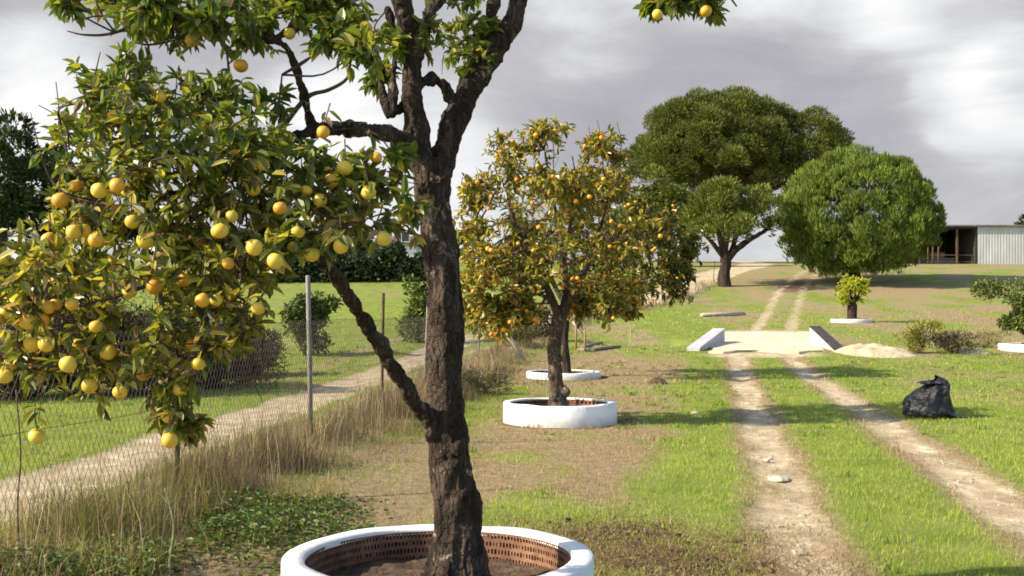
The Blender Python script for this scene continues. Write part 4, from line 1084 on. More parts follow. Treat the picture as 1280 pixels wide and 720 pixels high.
# plants along the ditch on the right
b = ground_at(1148, 442); shrub('bush', b, 0.95, 0.9, 900, 0.13, [(0.20, 0.20, 0.03), (0.30, 0.27, 0.06), (0.14, 0.16, 0.03)], [3, 2, 2], 'yellow-green sparse bush at the end of the sand bank', 'bush', 321, wl=0.25, upright=0.9)
b = ground_at(1190, 441); shrub('bush', b, 0.6, 1.5, 1500, 0.13, BROWN + [(0.24, 0.19, 0.11)], [3, 3, 3, 3], 'brown dry bush in the ditch right of the yellow-green one', 'bush', 322, wl=0.16, upright=0.9)
b = ground_at(1232, 434); shrub('bush', b, 0.5, 1.0, 700, 0.12, [(0.2, 0.17, 0.08), (0.28, 0.24, 0.11)], [2, 2], 'pale straw tuft in the ditch before the right-hand planter', 'bush', 323, wl=0.14, upright=0.9)
# bush crown above the right planter
shrub('citrus_bush', (p5[0] + 0.3, p5[1] + 0.8, p5[2] + 0.1), 2.0, 2.3, 11000, 0.12, GREENS + [(0.2, 0.22, 0.05)], [4, 4, 2, 1], 'round leafy green citrus bush cut off by the right edge', 'tree', 331, 'citrus trees in white planters', 12, 0.12)

def small_yellow_tree():
    rng = np.random.default_rng(41)
    bx, by = p4[0] + 0.05, p4[1] + 0.8
    base = np.array([bx, by, H(bx, by) + 0.08])
    t = thing('citrus_tree', base, 'small stumpy tree with bright yellow-green leaves before the round pine', 'tree', 'citrus trees in white planters')
    sk = Skel(base)
    sk.limb([(*(base + [0, 0, -.1]), .24), (*(base + [0, 0, .25]), .2), (*(base + [0, 0, .62]), .21), (*(base + [0, 0, .74]), .15)], 12)
    for d in ((.5, .1), (-.4, .2), (.1, -.4), (-.2, -.3)):
        sk.limb([(*(base + [0, 0, .6]), .09), (*(base + [d[0] * .5, d[1] * .5, 1.0]), .05), (*(base + [d[0], d[1], 1.4]), .02)], 8)
    link('trunk', remeshed(sk.mb, 0.03, 0.02, 6, 2), t, [M_BARK_DARK])
    cl = [(-.35, -.1, 1.05, .36), (.2, 0, 1.1, .4), (0, -.3, 1.4, .42), (-.1, .2, 1.6, .34), (-.42, .1, 1.4, .3), (.45, 0, 1.6, .26), (.2, .1, 1.55, .32), (-.5, 0, .85, .22), (.4, -.2, 1.3, .26)]
    me = citrus_crown(sk, cl, rng, 0.17, [(0.30, 0.34, 0.025), (0.46, 0.46, 0.04), (0.16, 0.20, 0.025)], [3, 4, 1], twigs=16, per=10, twig_r=0.008, link_r=0.02)
    link('crown', me, t, [M_LEAF, M_TWIG])
small_yellow_tree()

# ------------------------------------------------------------------ pines and far trees
def needles(P, D, L, W, rng):
    """thin kite-shaped tufts"""
    n = len(P)
    D = D / (np.linalg.norm(D, axis=1)[:, None] + 1e-9)
    S = np.cross(D, runit(rng, n)); S /= np.linalg.norm(S, axis=1)[:, None] + 1e-9
    L = L[:, None]; W = W[:, None]
    V = np.stack([P, P + D * L * .55 + S * W * .5, P + D * L, P + D * L * .55 - S * W * .5], 1).reshape(-1, 3)
    b = np.arange(n) * 4
    return V, np.stack([b, b + 1, b + 2, b + 3], 1)

def pine(name, base, puffs, per, nl, nw, cols, probs, limbs, label, cat, seed, group=None, up=0.35, stretch=1.0, vox=None, bark=None):
    """puffs: list of (x, y, z, r) relative to the base; each is a tuft-covered lobe"""
    rng = np.random.default_rng(seed)
    t = thing(name, base, label, cat, group)
    P, D, C = [], [], []
    for (x, y, z, r) in puffs:
        k = max(20, int(per * r * r))
        u = runit(rng, k)
        u[:, 2] = np.where(u[:, 2] < -0.35, -u[:, 2], u[:, 2])
        rad = r * rng.uniform(0.45, 1.0, k) ** 0.5
        P.append(np.array([x, y, z]) + u * rad[:, None] * [1, 1, stretch]); D.append(u + [0, 0, up] + 0.35 * runit(rng, k))
        C.append(palette(rng, k, cols, probs, 0.2) * rng.uniform(0.65, 1.3))
    P, D, C = map(np.concatenate, (P, D, C)); n = len(P)
    V, Q = needles(P, D, nl * rng.uniform(.6, 1.3, n), nw * rng.uniform(.7, 1.3, n), rng)
    link('crown', np_mesh('crown', V, [Q], np.repeat(C, 4, axis=0)), t, [M_NEEDLE])
    sk = Skel((0, 0, 0))
    for l in limbs: sk.limb(l, 10)
    link('trunk', remeshed(sk.mb, vox or 0.09, 0.05, 2.0, seed), t, [bark or M_BARK_DARK])
    return t

PINE = [(0.075, 0.095, 0.018), (0.13, 0.155, 0.026), (0.20, 0.22, 0.04)]
def dome(rng, n, cx, cy, cz, rx, ry, rz, r0, r1, zmin=-0.2, jit=0.10):
    out = []
    while len(out) < n:
        u = runit(rng, 1)[0]
        if u[2] < zmin: continue
        k = rng.uniform(0.72, 1.0)
        out.append((cx + u[0] * rx * k + rng.normal(0, jit), cy + u[1] * ry * k + rng.normal(0, jit), cz + u[2] * rz * k + rng.normal(0, jit), rng.uniform(r0, r1)))
    return out

def big_umbrella_pine():
    rng = np.random.default_rng(51)
    Y = 118.0
    bx = (905 - PX0) / F * Y; base = (bx, Y, H(bx, Y) - 0.2)
    def rel(px, py, dy=0): 
        p = at(px, py, Y); return p[0] - bx, dy, p[2] - base[2]
    S = Y / F
    puffs = []
    x, _, z = rel(885, 205); puffs += dome(rng, 150, x, 0, z, 84 * S, 7.0, 78 * S, 0.9, 1.7, -0.12)
    x, _, z = rel(925, 205); puffs += dome(rng, 130, x, 0.5, z, 70 * S, 6.5, 86 * S, 0.9, 1.7, -0.12)
    x, _, z = rel(1010, 200); puffs += dome(rng, 70, x, 0, z, 46 * S, 5.0, 58 * S, 0.8, 1.4, -0.3)
    x, _, z = rel(830, 215); puffs += dome(rng, 60, x, 0, z, 40 * S, 4.5, 45 * S, 0.8, 1.4, -0.3)
    x, _, z = rel(915, 232); puffs += [(x + rng.uniform(-7.5, 8.5), rng.uniform(-4.5, 4.5), z + rng.uniform(-0.4, 2.0), rng.uniform(0.7, 1.3)) for _ in range(95)]
    x, _, z = rel(830, 265); puffs += dome(rng, 45, x, 1, z, 30 * S, 3, 34 * S, 0.7, 1.2, -0.6)
    def L(l): return [(rel(px, py, dy)[0], dy, rel(px, py, dy)[2], w * .5 * S) for (px, py, dy, w) in l]
    limbs = [L([(905, 338, 0, 12), (906, 310, 0, 10), (910, 280, 0, 10), (915, 250, 0, 12), (920, 225, 0, 9)]),
             L([(908, 290, 0, 10), (885, 262, -1, 8), (850, 240, -2, 6), (825, 225, -2, 4)]), L([(912, 270, 0, 9), (950, 245, -1, 7), (990, 225, -1, 5), (1020, 210, -1, 3)]),
             L([(915, 255, 0, 8), (895, 225, 1, 6), (880, 190, 1, 4)]), L([(915, 250, 0, 8), (940, 215, -2, 6), (960, 180, -2, 4)]), L([(908, 285, 0, 7), (870, 270, 1, 5), (835, 262, 1, 3)])]
    pine('umbrella_pine', base, puffs, 300, 0.40, 0.085, [(0.06, 0.076, 0.016), (0.105, 0.125, 0.024), (0.165, 0.18, 0.036)], [4, 4, 2], limbs, 'tallest umbrella pine with broad domed crown on the skyline', 'tree', 52, 'pine trees')
big_umbrella_pine()

def small_pine():
    rng = np.random.default_rng(53)
    b = ground_at(905, 358); Y = b[1]; base = (b[0], Y, b[2] - 0.1); S = Y / F
    def rel(px, py): 
        p = at(px, py, Y); return p[0] - base[0], p[2] - base[2]
    puffs = []
    x, z = rel(900, 285); puffs += dome(rng, 90, x, 0, z, 36 * S, 3.2, 56 * S, 0.4, 0.8, -0.35)
    x, z = rel(945, 275); puffs += dome(rng, 45, x, 0, z, 32 * S, 2.0, 34 * S, 0.4, 0.75, -0.5)
    x, z = rel(880, 285); puffs += dome(rng, 30, x, 0, z, 24 * S, 1.6, 26 * S, 0.4, 0.7, -0.5)
    def L(l): return [(rel(px, py)[0], dy, rel(px, py)[1], w * .5 * S) for (px, py, dy, w) in l]
    limbs = [L([(905, 360, 0, 18), (905, 345, 0, 15), (908, 325, 0, 12), (902, 305, 0, 8), (895, 280, 0, 6)]), L([(908, 325, 0, 11), (925, 308, 0, 8), (950, 292, -.3, 6), (965, 280, -.3, 4)]), L([(908, 330, 0, 8), (920, 300, .4, 6), (925, 270, .4, 4)]), L([(904, 320, 0, 7), (885, 300, -.5, 5), (872, 285, -.5, 3)])]
    pine('pine', base, puffs, 260, 0.36, 0.08, PINE, [4, 4, 1], limbs, 'small flat-topped pine with thick dark trunk beside the lane', 'tree', 54, 'pine trees', vox=0.06)
small_pine()

def round_pine():
    rng = np.random.default_rng(55)
    b = ground_at(1068, 353); Y = b[1]; base = (b[0], Y, b[2] - 0.1); S = Y / F
    cx = (1071 - PX0) * S - base[0]; cz = CAM_H + (PY0 - 277) * S - base[2]
    puffs = []
    n = 0
    while n < 620:
        u = runit(rng, 1)[0]
        if u[2] < -0.95: continue
        k = rng.uniform(0.84, 0.99) if rng.uniform() < 0.75 else rng.uniform(0.5, 0.86)
        k *= 1 + 0.045 * mnoise.noise(Vector(u * 2.3)) + 0.05 * mnoise.noise(Vector(u * 6))
        low = 0.93 if u[2] < 0 else 1.0
        u = np.sign(u) * np.abs(u) ** np.array([0.92, 0.92, 0.85 if u[2] < 0 else 1.0])
        puffs.append((cx + u[0] * 95 * S * k, u[1] * 5.0 * k, cz + u[2] * 80 * S * k * low, rng.uniform(0.26, 0.55))); n += 1
    limbs = [[(0, 0, -0.1, .42), (0, 0, 1.0, .36), (0.1, 0, 2.4, .3), (0.1, 0, 5, .2)], [(0, 0, 1.2, .25), (-1.6, -.5, 2.8, .16), (-3, -.8, 4, .08)], [(0, 0, 1.2, .25), (1.6, -.3, 2.8, .16), (3, -.5, 4, .08)], [(0, 0, 1.4, .22), (.3, -1.6, 3, .14), (.4, -3, 4, .08)]]
    pine('round_pine', base, puffs, 1000, 0.34, 0.055, [(0.075, 0.110, 0.018), (0.13, 0.175, 0.026), (0.19, 0.235, 0.040)], [3, 4, 2.5], limbs, 'ball-shaped bright green pine with crown reaching the ground', 'tree', 56, 'pine trees', up=1.3, stretch=1.5, vox=0.07)
round_pine()

def far_tree(px, pytop, pybase, Y, wpx, label, seed, cols=DARKG, lobes=26, per=60, group='dark trees beyond the field', leaf=0.5):
    rng = np.random.default_rng(seed)
    S = Y / F; bx = (px - PX0) * S
    base = (bx, Y, H(bx, Y) - 0.2)
    zt = CAM_H + (PY0 - pytop) * S - base[2]; w = wpx * S / 2
    rx = w * 0.8
    puffs = []
    for _ in range(lobes):
        u = runit(rng, 1)[0]; k = rng.uniform(.4, 1.0)
        rr = rng.uniform(0.16, 0.30) * w
        puffs.append((u[0] * rx * k, u[1] * rx * k, zt * 0.56 + u[2] * (zt * 0.44 - rr) * k, rr))
    limbs = [[(0, 0, -.2, .03 * zt + .08), (0.05 * w, 0, zt * .3, .025 * zt + .05), (0, 0, zt * .6, .01 * zt + .03)], [(0.04 * w, 0, zt * .28, .014 * zt + .03), (.35 * w, 0, zt * .55, .008 * zt + .02)], [(0.04 * w, 0, zt * .3, .014 * zt + .03), (-.35 * w, .1 * w, zt * .55, .008 * zt + .02)]]
    pine('tree', base, puffs, per / max(0.3, (0.23 * w) ** 2) * 2.2, leaf, leaf * .35, cols, [4, 3, 2], limbs, label, 'tree', seed, group, up=0.2, vox=0.08)
far_tree(-2, 132, 345, 72, 165, 'tallest dark tree at the far left edge', 61, lobes=34, per=70)
far_tree(52, 170, 345, 76, 135, 'dark tree right of the tallest one at the left edge', 62, lobes=34, per=70)
far_tree(-50, 180, 345, 74, 110, 'dark tree cut by the left edge', 63)
far_tree(345, 278, 350, 82, 95, 'dark broad tree seen under the fruit branches', 64, lobes=22)
far_tree(405, 286, 350, 82, 80, 'dark tree behind the low limb of the nearest tree', 65, lobes=22)
far_tree(452, 290, 350, 80, 56, 'dark tree just left of the white farmhouse', 66, lobes=20)
far_tree(262, 280, 350, 90, 95, 'dark tree hidden behind the fruit crown', 67, lobes=20)
far_tree(190, 275, 350, 90, 95, 'dark tree behind the middle of the fruit crown', 68, lobes=20)
far_tree(120, 255, 350, 88, 95, 'dark tree behind the left half of the fruit crown', 69, lobes=20)
far_tree(583, 312, 335, 118, 46, 'low dark green tree between the two nearest trunks', 70, cols=GREENS, lobes=18, leaf=0.4)
far_tree(622, 306, 335, 120, 50, 'low green tree behind the left of the middle crown', 71, cols=GREENS, lobes=18, leaf=0.4)
far_tree(670, 300, 335, 122, 60, 'green tree behind the centre of the middle crown', 72, cols=GREENS, lobes=18, leaf=0.4)
far_tree(735, 296, 335, 122, 70, 'green tree behind the right of the middle crown', 73, cols=GREENS, lobes=18, leaf=0.4)
far_tree(826, 205, 346, 98, 84, 'bushy green pine filling the gap right of the middle crown', 76, cols=PINE, lobes=40, per=80, leaf=0.4)
far_tree(856, 222, 346, 100, 56, 'bushy green pine touching the left of the umbrella pine', 78, cols=PINE, lobes=34, per=80, leaf=0.4)
far_tree(790, 240, 346, 96, 60, 'lower bushy green pine just behind the middle crown', 77, cols=PINE, lobes=30, per=80, leaf=0.4)
far_tree(1284, 264, 328, 140, 30, 'dark tree top above the metal shed roof', 74, lobes=16)

def hedge():
    rng = np.random.default_rng(75)
    a = ground_at(330, 352); bb = ground_at(535, 350)
    base = (a + bb) / 2; base[2] = H(base[0], base[1])
    t = thing('hedge', base, 'dark ragged hedge closing the far side of the left field', 'hedge')
    k = 16000
    u = rng.uniform(-0.5, 0.5, k); d = (bb - a)[:2]
    x = base[0] + u * d[0] * 1.0; y = base[1] + u * d[1] + rng.normal(0, 0.6, k)
    top = 0.6 + 2.2 * fbm(u * 16 + 50, u * 0 + 1, 77, 4)
    z = height(x, y) - base[2] + top * rng.uniform(0, 1, k) ** 0.7
    P = np.stack([x - base[0], y - base[1], z], 1)
    V, Q = leafquads(P, runit(rng, k), runit(rng, k), rng.uniform(.2, .45, k), rng.uniform(.1, .2, k))
    link('foliage', np_mesh('foliage', V, [Q], np.repeat(palette(rng, k, DARKG, [4, 3, 1]), 6, axis=0)), t, [M_SHRUB])
hedge()

# ------------------------------------------------------------------ fence along the farm road
def fence():
    rng = np.random.default_rng(81)
    base = np.array([-2.3, 12.8, H(-2.3, 12.8)])
    t = thing('wire_fence', base, 'old chain-link fence on thin posts between orchard and farm road', 'fence')
    posts = [(3.6, 1.7), (9.1, 1.75), (12.8, 1.86), (16.0, 1.72), (19.5, 1.62), (23.0, 1.6), (26.5, 1.6), (29.6, 1.55), (33.0, 1.55), (36.5, 1.5), (40.5, 1.5), (45, 1.5), (49, 1.5), (53, 1.5), (57, 1.4), (60, 1.4), (63, 1.4), (66, 1.4), (70, 1.4), (75, 1.4), (80, 1.4)]
    for i, (y, h) in enumerate(posts):
        x = float(fence_x(y)); z = H(x, y)
        m = MB()
        r = 0.028 if i == 2 else 0.022
        lean = rng.normal(0, 0.045)
        P = np.array([[x, y, z - .3], [x + lean * .3, y, z + h * .4], [x + lean, y, z + h - .01], [x + lean, y, z + h]]) - base
        m.tube(P, [r, r, r, r * 0.8], 10)
        link('post', m.mesh('post'), t, [M_STEEL if i in (2, 4, 6) else M_RUST])
    # leaning brace poles
    for (p0, p1, r, mt) in ((ground_at(659, 452), (626, 408), 0.06, M_POLE), (ground_at(738, 432), (716, 402), 0.04, M_POLE), (ground_at(866, 378), (849, 349), 0.09, M_POLE)):
        e = at(p1[0], p1[1], p0[1] - 0.2)
        m = MB(); m.tube(np.array([p0 - [0, 0, .1], (p0 + e) / 2 + [0, 0, .01], e]) - base, [r, r * .95, r * .9], 10)
        link('brace_pole', m.mesh('brace_pole'), t, [mt])
    # chain-link: two families of diagonal wires plus three line wires
    m = MB()
    ylen = []
    hm = 1.35
    def q(s, v):
        """s metres along y, v height"""
        x = fence_x(s); return np.stack([x, s, height(x, s) + v], -1)
    y = 3.6
    while y < 34:
        pitch = 0.075 if y < 20 else 0.13
        rr = 0.0016 if y < 12 else (0.0018 if y < 20 else 0.0022)
        v = np.linspace(0.03, hm, 14)
        wob = 0.009 * np.sin(np.arange(14) * 2.4 + y * 7)
        for sgn in (-1, 1):
            s = y + sgn * (v - hm / 2) * 0.62 + wob * sgn
            m.tube(q(s, v) - base, rr, 3, cap=False)
        y += pitch
    for v0 in (0.1, 0.75, 1.36):
        s = np.linspace(3.6, 80, 220)
        sag = v0 - 0.03 * np.abs(np.sin(s * 0.9))
        m.tube(q(s, sag) - base, 0.002, 4, cap=False)
    o = link('wire_mesh', m.mesh('wire_mesh'), t, [M_WIRE])
fence()
b = ground_at(24, 690)
m = MB(); m.tube(catmull(np.array([[0, 0, -.1], [-.01, 0, .3], [.005, .01, .6], [-.02, 0, 1.0]]), 4), np.linspace(.007, .004, 13), 6)
tag(link('stake', m.mesh('stake'), None, [M_RUST]), 'thin rusty stake leaning in the weeds at the left edge', 'stake').location = b
b = ground_at(212, 735)
m = MB(); m.tube(catmull(np.array([[0, 0, -.05], [.0, 0, .15], [.02, .01, .32], [.0, 0, .46], [-.03, 0, .56]]), 4), np.linspace(.006, .002, 17), 6)
m.tube(catmull(np.array([[.0, 0, .46], [-.05, .01, .52], [-.08, .0, .53]]), 4), np.linspace(.003, .001, 9), 5)
M_STALK = rough_mat('pale_stalk', [(0.3, (0.22, 0.24, 0.12)), (0.7, (0.36, 0.36, 0.22))], 20)
tag(link('weed_stalk', m.mesh('weed_stalk'), None, [M_STALK]), 'pale bent weed stalk standing in the green weeds', 'weed').location = b

# ------------------------------------------------------------------ culvert crossing with its wing walls
def crossing():
    base = np.array([7.2, 36.0, H(7.2, 36.0)])
    t = thing('culvert_crossing', base, 'sandy concrete crossing over the ditch with sloping wing walls', 'crossing')
    x0, x1, ys = 5.45, 8.85, np.linspace(31.9, 40.6, 30)
    V, Q = [], []
    xs = np.linspace(x0, x1, 14)
    for j, y in enumerate(ys):
        for i, x in enumerate(xs):
            e = 0.12 * (fbm(np.array([x * 1.2]), np.array([y * 0.9]), 5, 3)[0] - .5)
            edge = 0.5 * (vnoise(np.array([y * 1.3]), np.array([i // 7 * 9.0]), 3)[0] - .5) if i in (0, 13) else 0
            endy = 1.3 * (vnoise(np.array([x * 1.5]), np.array([j * 0.0]), 9)[0] - .5) if j in (0, 29) else 0
            V.append((x + edge + (y - 31.9) * 0.235 - base[0], y + endy - base[1], H(x + (y - 31.9) * 0.235, y) + 0.035 + 0.3 * e - base[2]))
    nx = len(xs)
    top = len(V)
    Vb = [(a, b_, c - 0.35) for (a, b_, c) in V]
    for j in range(len(ys) - 1):
        for i in range(nx - 1):
            Q.append((j * nx + i, j * nx + i + 1, (j + 1) * nx + i + 1, (j + 1) * nx + i))
    for j in range(len(ys) - 1):
        a, b_ = j * nx, (j + 1) * nx; Q.append((a, b_, b_ + top, a + top))
        a, b_ = j * nx + nx - 1, (j + 1) * nx + nx - 1; Q.append((b_, a, a + top, b_ + top))
    for i in range(nx - 1):
        Q.append((i + 1, i, i + top, i + 1 + top))
        a = (len(ys) - 1) * nx + i; Q.append((a, a + 1, a + 1 + top, a + top))
    link('deck', np_mesh('deck', V + Vb, [np.array(Q)], smooth=False), t, [M_CONC])
    # each wing wall: a sloping slab that falls from the deck to the lane, with a dark coping
    def wing(p_hi, p_lo, h_hi, h_lo, th, mat):
        p_hi, p_lo = np.array(p_hi, float), np.array(p_lo, float)
        d = p_lo - p_hi; n_ = np.array([-d[1], d[0]]); n_ = n_ / np.linalg.norm(n_) * th / 2
        zh, zl = H(*p_hi), H(*p_lo)
        def slab(off0, off1, hh, hl, bh, bl, grow):
            c = []
            for (zz0, zz1) in ((bh, bl), (hh, hl)):
                for p, z in ((p_hi, zz0), (p_lo, zz1)):
                    pass
            g = n_ * grow
            lo = [(*(p_hi - g), bh), (*(p_lo - g), bl), (*(p_lo + g), bl), (*(p_hi + g), bh)]
            hi = [(*(p_hi - g), hh), (*(p_lo - g), hl), (*(p_lo + g), hl), (*(p_hi + g), hh)]
            mm = MB(); mm.hexa(np.array(lo + hi) - base); return mm
        w = link('wing_wall', slab(0, 0, zh + h_hi, zl + h_lo, zh - .5, zl - .3, 1.0).mesh('wing_wall', smooth=False), t, [mat])
        cp = link('coping', slab(0, 0, zh + h_hi + .05, zl + h_lo + .05, zh + h_hi + .002, zl + h_lo + .002, 1.1).mesh('coping', smooth=False), w, [M_DARKTOP if mat is M_WHITE else M_GREYWALL])
    wing((9.62, 35.6), (9.42, 32.2), 0.50, 0.03, 0.30, M_WHITE)
    wing((6.55, 35.4), (5.25, 32.4), 0.42, 0.05, 0.35, M_GREYWALL)
crossing()

def mound(name, px, py, rx, ry, h, mat, label, cat, seed, kind=None):
    b = ground_at(px, py)
    nr, ns = 18, 44
    r = np.linspace(0, 1, nr); a = np.linspace(0, 2 * math.pi, ns, endpoint=False)
    Rg, Ag = np.meshgrid(r, a, indexing='ij')
    edge = 1 + 0.25 * (fbm(np.cos(Ag) * 2 + 9 + seed, np.sin(Ag) * 2 + 9, seed, 3) - .5)
    X, Y = Rg * rx * np.cos(Ag) * edge, Rg * ry * np.sin(Ag) * edge
    Z = height(b[0] + X, b[1] + Y) - b[2] + h * (1 - Rg ** 2.2) * (0.55 + 0.9 * fbm(X * 3 + 20, Y * 3 + 20, seed, 4)) - 0.05
    V = np.stack([X, Y, Z], -1).reshape(-1, 3)
    i, j = np.meshgrid(np.arange(nr - 1), np.arange(ns), indexing='ij'); j2 = (j + 1) % ns
    Q = np.stack([i * ns + j, (i + 1) * ns + j, (i + 1) * ns + j2, i * ns + j2], -1).reshape(-1, 4)
    o = link(name, np_mesh(name, V, [Q], smooth=True), None, [mat]); o.location = b
    return tag(o, label, cat, None, kind)
mound('sand_bank', 1092, 441, 1.25, 1.8, 0.26, M_SANDBANK, 'pale sand bank beside the white wing wall of the crossing', 'sand bank', 3)
mound('sand_bank', 1215, 441, 0.6, 0.8, 0.16, M_SANDBANK, 'small pale sand heap in the ditch between dry bushes', 'sand bank', 4)
mound('soil_heap', 822, 480, 0.24, 0.24, 0.20, M_SOIL, 'small brown heap of soil on the grass by the tree shadow', 'soil heap', 5)
mound('soil_heap', 790, 525, 0.22, 0.12, 0.07, M_SOIL, 'flat brown heap of soil right beside the middle planter', 'soil heap', 6)

# board, logs, stakes and stones
def lie(name, pa, pb, r, mat, label, cat, flat=1.0, group=None):
    a, b = ground_at(*pa), ground_at(*pb)
    c = (a + b) / 2
    m = MB(); m.tube(np.array([a, c + [0, 0, .01], b]) - c, [r, r * 1.05, r * .9], 9)
    me = m.mesh(name)
    if flat != 1.0:
        for v in me.vertices: v.co.z *= flat
    o = link(name, me, None, [mat]); o.location = c + [0, 0, r * flat * 0.8]
    return tag(o, label, cat, group)
lie('board', (877, 396), (930, 394), 0.13, M_STONE, 'pale weathered board lying on the grass beyond the crossing', 'board', 0.7)
lie('log', (733, 440), (775, 435), 0.05, M_WOOD, 'long cut log lying right of the low planter', 'log')
lie('log', (728, 437), (752, 431), 0.06, M_WOOD, 'short cut log lying behind the low planter', 'log')
lie('log', (722, 439), (744, 440), 0.05, M_WOOD, 'thin cut log lying against the low planter', 'log')
M_ORANGEWOOD = rough_mat('raw_wood', [(0.3, (0.28, 0.13, 0.06)), (0.7, (0.42, 0.22, 0.11))], 6)
for (px, pb, pt, lb) in ((720, 437, 405, 'taller raw wood stake behind the low planter'), (731, 440, 413, 'shorter raw wood stake behind the low planter')):
    b = ground_at(px, pb); hh = (pb - pt) * b[1] / F
    m = MB(); m.tube(np.array([[0, 0, -.2], [0, 0, hh * .97], [0.004, 0, hh]]), [.03, .028, .02], 8)
    tag(link('stake', m.mesh('stake'), None, [M_ORANGEWOOD]), lb, 'stake', 'raw wood stakes').location = b
b = ground_at(788, 426); m = MB()
m.tube(catmull(np.array([[0, 0, -.05], [.02, 0, .25], [0.0, 0, .5]]), 4), .02, 6); m.tube(catmull(np.array([[.01, 0, .3], [.1, 0, .45], [.12, 0, .55]]), 4), .016, 6)
M_LIME = rough_mat('young_stem', [(0.3, (0.22, 0.32, 0.08)), (0.7, (0.34, 0.42, 0.14))], 10)
tag(link('seedling', m.mesh('seedling'), None, [M_LIME]), 'bright green forked seedling on the bare ground past the planters', 'plant').location = b

def stone(px, py, sx, sy, sz, label, seed, group='pale stones on the grass lane'):
    import bmesh
    b = ground_at(px, py)
    bm = bmesh.new(); bmesh.ops.create_icosphere(bm, subdivisions=3, radius=1)
    for v in bm.verts:
        v.co *= 1 + 0.28 * mnoise.noise(v.co * 1.3 + Vector((seed, 0, 0)))
        v.co = Vector((v.co.x * sx, v.co.y * sy, v.co.z * sz))
    me = bpy.data.meshes.new('stone'); bm.to_mesh(me); bm.free()
    o = link('stone', me, None, [M_STONE]); o.location = b - np.array([0, 0, sz * 0.25])
    tag(o, label, 'stone', group)
stone(972, 598, 0.10, 0.14, 0.03, 'flat pale stone in the left wheel track, the largest', 1)
stone(868, 517, 0.09, 0.07, 0.05, 'small white stone on the grass left of the wheel track', 2)
stone(1000, 690, 0.05, 0.06, 0.02, 'small pale stone in the wheel track at the bottom edge', 3)
stone(958, 575, 0.04, 0.05, 0.02, 'small pale stone in the wheel track above the flat one', 4)

# ------------------------------------------------------------------ bin bag
def bag():
    b = ground_at(1160, 522)
    t_mat, nt, N, L, bs = new_mat('black_plastic')
    bs.inputs['Base Color'].default_value = (0.007, 0.007, 0.008, 1); bs.inputs['Roughness'].default_value = 0.38
    oc = objcoord(N); bump(N, L, tex_noise(N, L, oc, 9, 5, 0.6, 1.5), 0.8, 0.05, bs)
    t = thing('rubbish_bag', b, 'crumpled black plastic rubbish bag standing on the grass', 'bag')
    ns, nr = 96, 60
    V = []
    for j in range(nr):
        v = j / (nr - 1)
        z = 0.60 * v
        rad = np.interp(v, [0, .06, .2, .45, .65, .8, .92, 1.0], [.27, .31, .315, .30, .275, .24, .17, .06])
        cx = 0.06 * sstep(.4, 1, v) ** 1.2
        for i in range(ns):
            a = 2 * math.pi * i / ns
            dx, dy = math.cos(a), math.sin(a)
            f = mnoise.ridged_multi_fractal(Vector((dx * 1.3, dy * 1.3, v * 2.2 + 3)), 0.9, 2.1, 4, 1.0, 2.0) * 0.035 - 0.04
            pleat = 0.025 * v ** 2 * math.sin(a * 11 + 3 * mnoise.noise(Vector((dx, dy, 1)))) 
            r = rad * (1 + pleat * 3) + f
            zz = z + 0.05 * mnoise.noise(Vector((dx * 1.5, dy * 1.5, v * 2))) + 0.10 * v * dx * sstep(.3, 1, v)
            tail = 0.30 * max(0, math.cos(a + 0.25)) ** 6 * math.exp(-(v / 0.10) ** 2)
            V.append((cx + dx * (r + tail), dy * r * 0.9, max(zz, -0.02)))
    Q = []
    for j in range(nr - 1):
        for i in range(ns):
            i2 = (i + 1) % ns
            Q.append((j * ns + i, j * ns + i2, (j + 1) * ns + i2, (j + 1) * ns + i))
    link('body', np_mesh('body', V, [np.array(Q)], smooth=True), t, [t_mat])
    # loose gathered mouth: a pleated frill that folds outwards
    V, Q = [], []
    ns2, nr2 = 90, 9
    for j in range(nr2):
        v = j / (nr2 - 1)
        for i in range(ns2):
            a = 2 * math.pi * i / ns2
            r = 0.05 + 0.13 * v + 0.025 * math.sin(a * 9 + 1.3) * (0.3 + v) + 0.02 * mnoise.noise(Vector((math.cos(a) * 3, math.sin(a) * 3, v)))
            z = 0.555 + 0.07 * math.sin(v * 2.6) + 0.02 * mnoise.noise(Vector((math.cos(a) * 2, math.sin(a) * 2, 4))) + 0.02 * math.cos(a)
            V.append((0.06 + math.cos(a) * r, math.sin(a) * r * .9, z))
    for j in range(nr2 - 1):
        for i in range(ns2):
            i2 = (i + 1) % ns2
            Q.append((j * ns2 + i, j * ns2 + i2, (j + 1) * ns2 + i2, (j + 1) * ns2 + i))
    link('mouth', np_mesh('mouth', V, [np.array(Q)], smooth=True), t, [t_mat])
    return t
bag_o = bag(); bag_o.scale = (1.12, 1.1, 0.86)

# ------------------------------------------------------------------ buildings
M_TIN = rough_mat('corrugated_tin', [(0.3, (0.34, 0.35, 0.33)), (0.7, (0.50, 0.51, 0.48))], 1.2, 0.6, 0.1, 0.01, (1, 1, 0.25))
M_DARKWALL = rough_mat('dark_boards', [(0.3, (0.02, 0.018, 0.016)), (0.7, (0.06, 0.05, 0.045))], 3, 0.9)
M_ROOFTIN = rough_mat('roof_tin', [(0.3, (0.10, 0.10, 0.10)), (0.7, (0.2, 0.2, 0.2))], 2, 0.7)
M_LIMEWALL = rough_mat('lime_wall', [(0.3, (0.62, 0.60, 0.57)), (0.7, (0.78, 0.77, 0.75))], 2, 0.9, 0.2)
M_TILE = rough_mat('clay_tile', [(0.3, (0.05, 0.04, 0.035)), (0.7, (0.12, 0.085, 0.065))], 5, 0.9)
M_PANE = rough_mat('dark_glass', [(0.3, (0.015, 0.018, 0.02)), (0.7, (0.04, 0.045, 0.05))], 2, 0.2, 0.0)
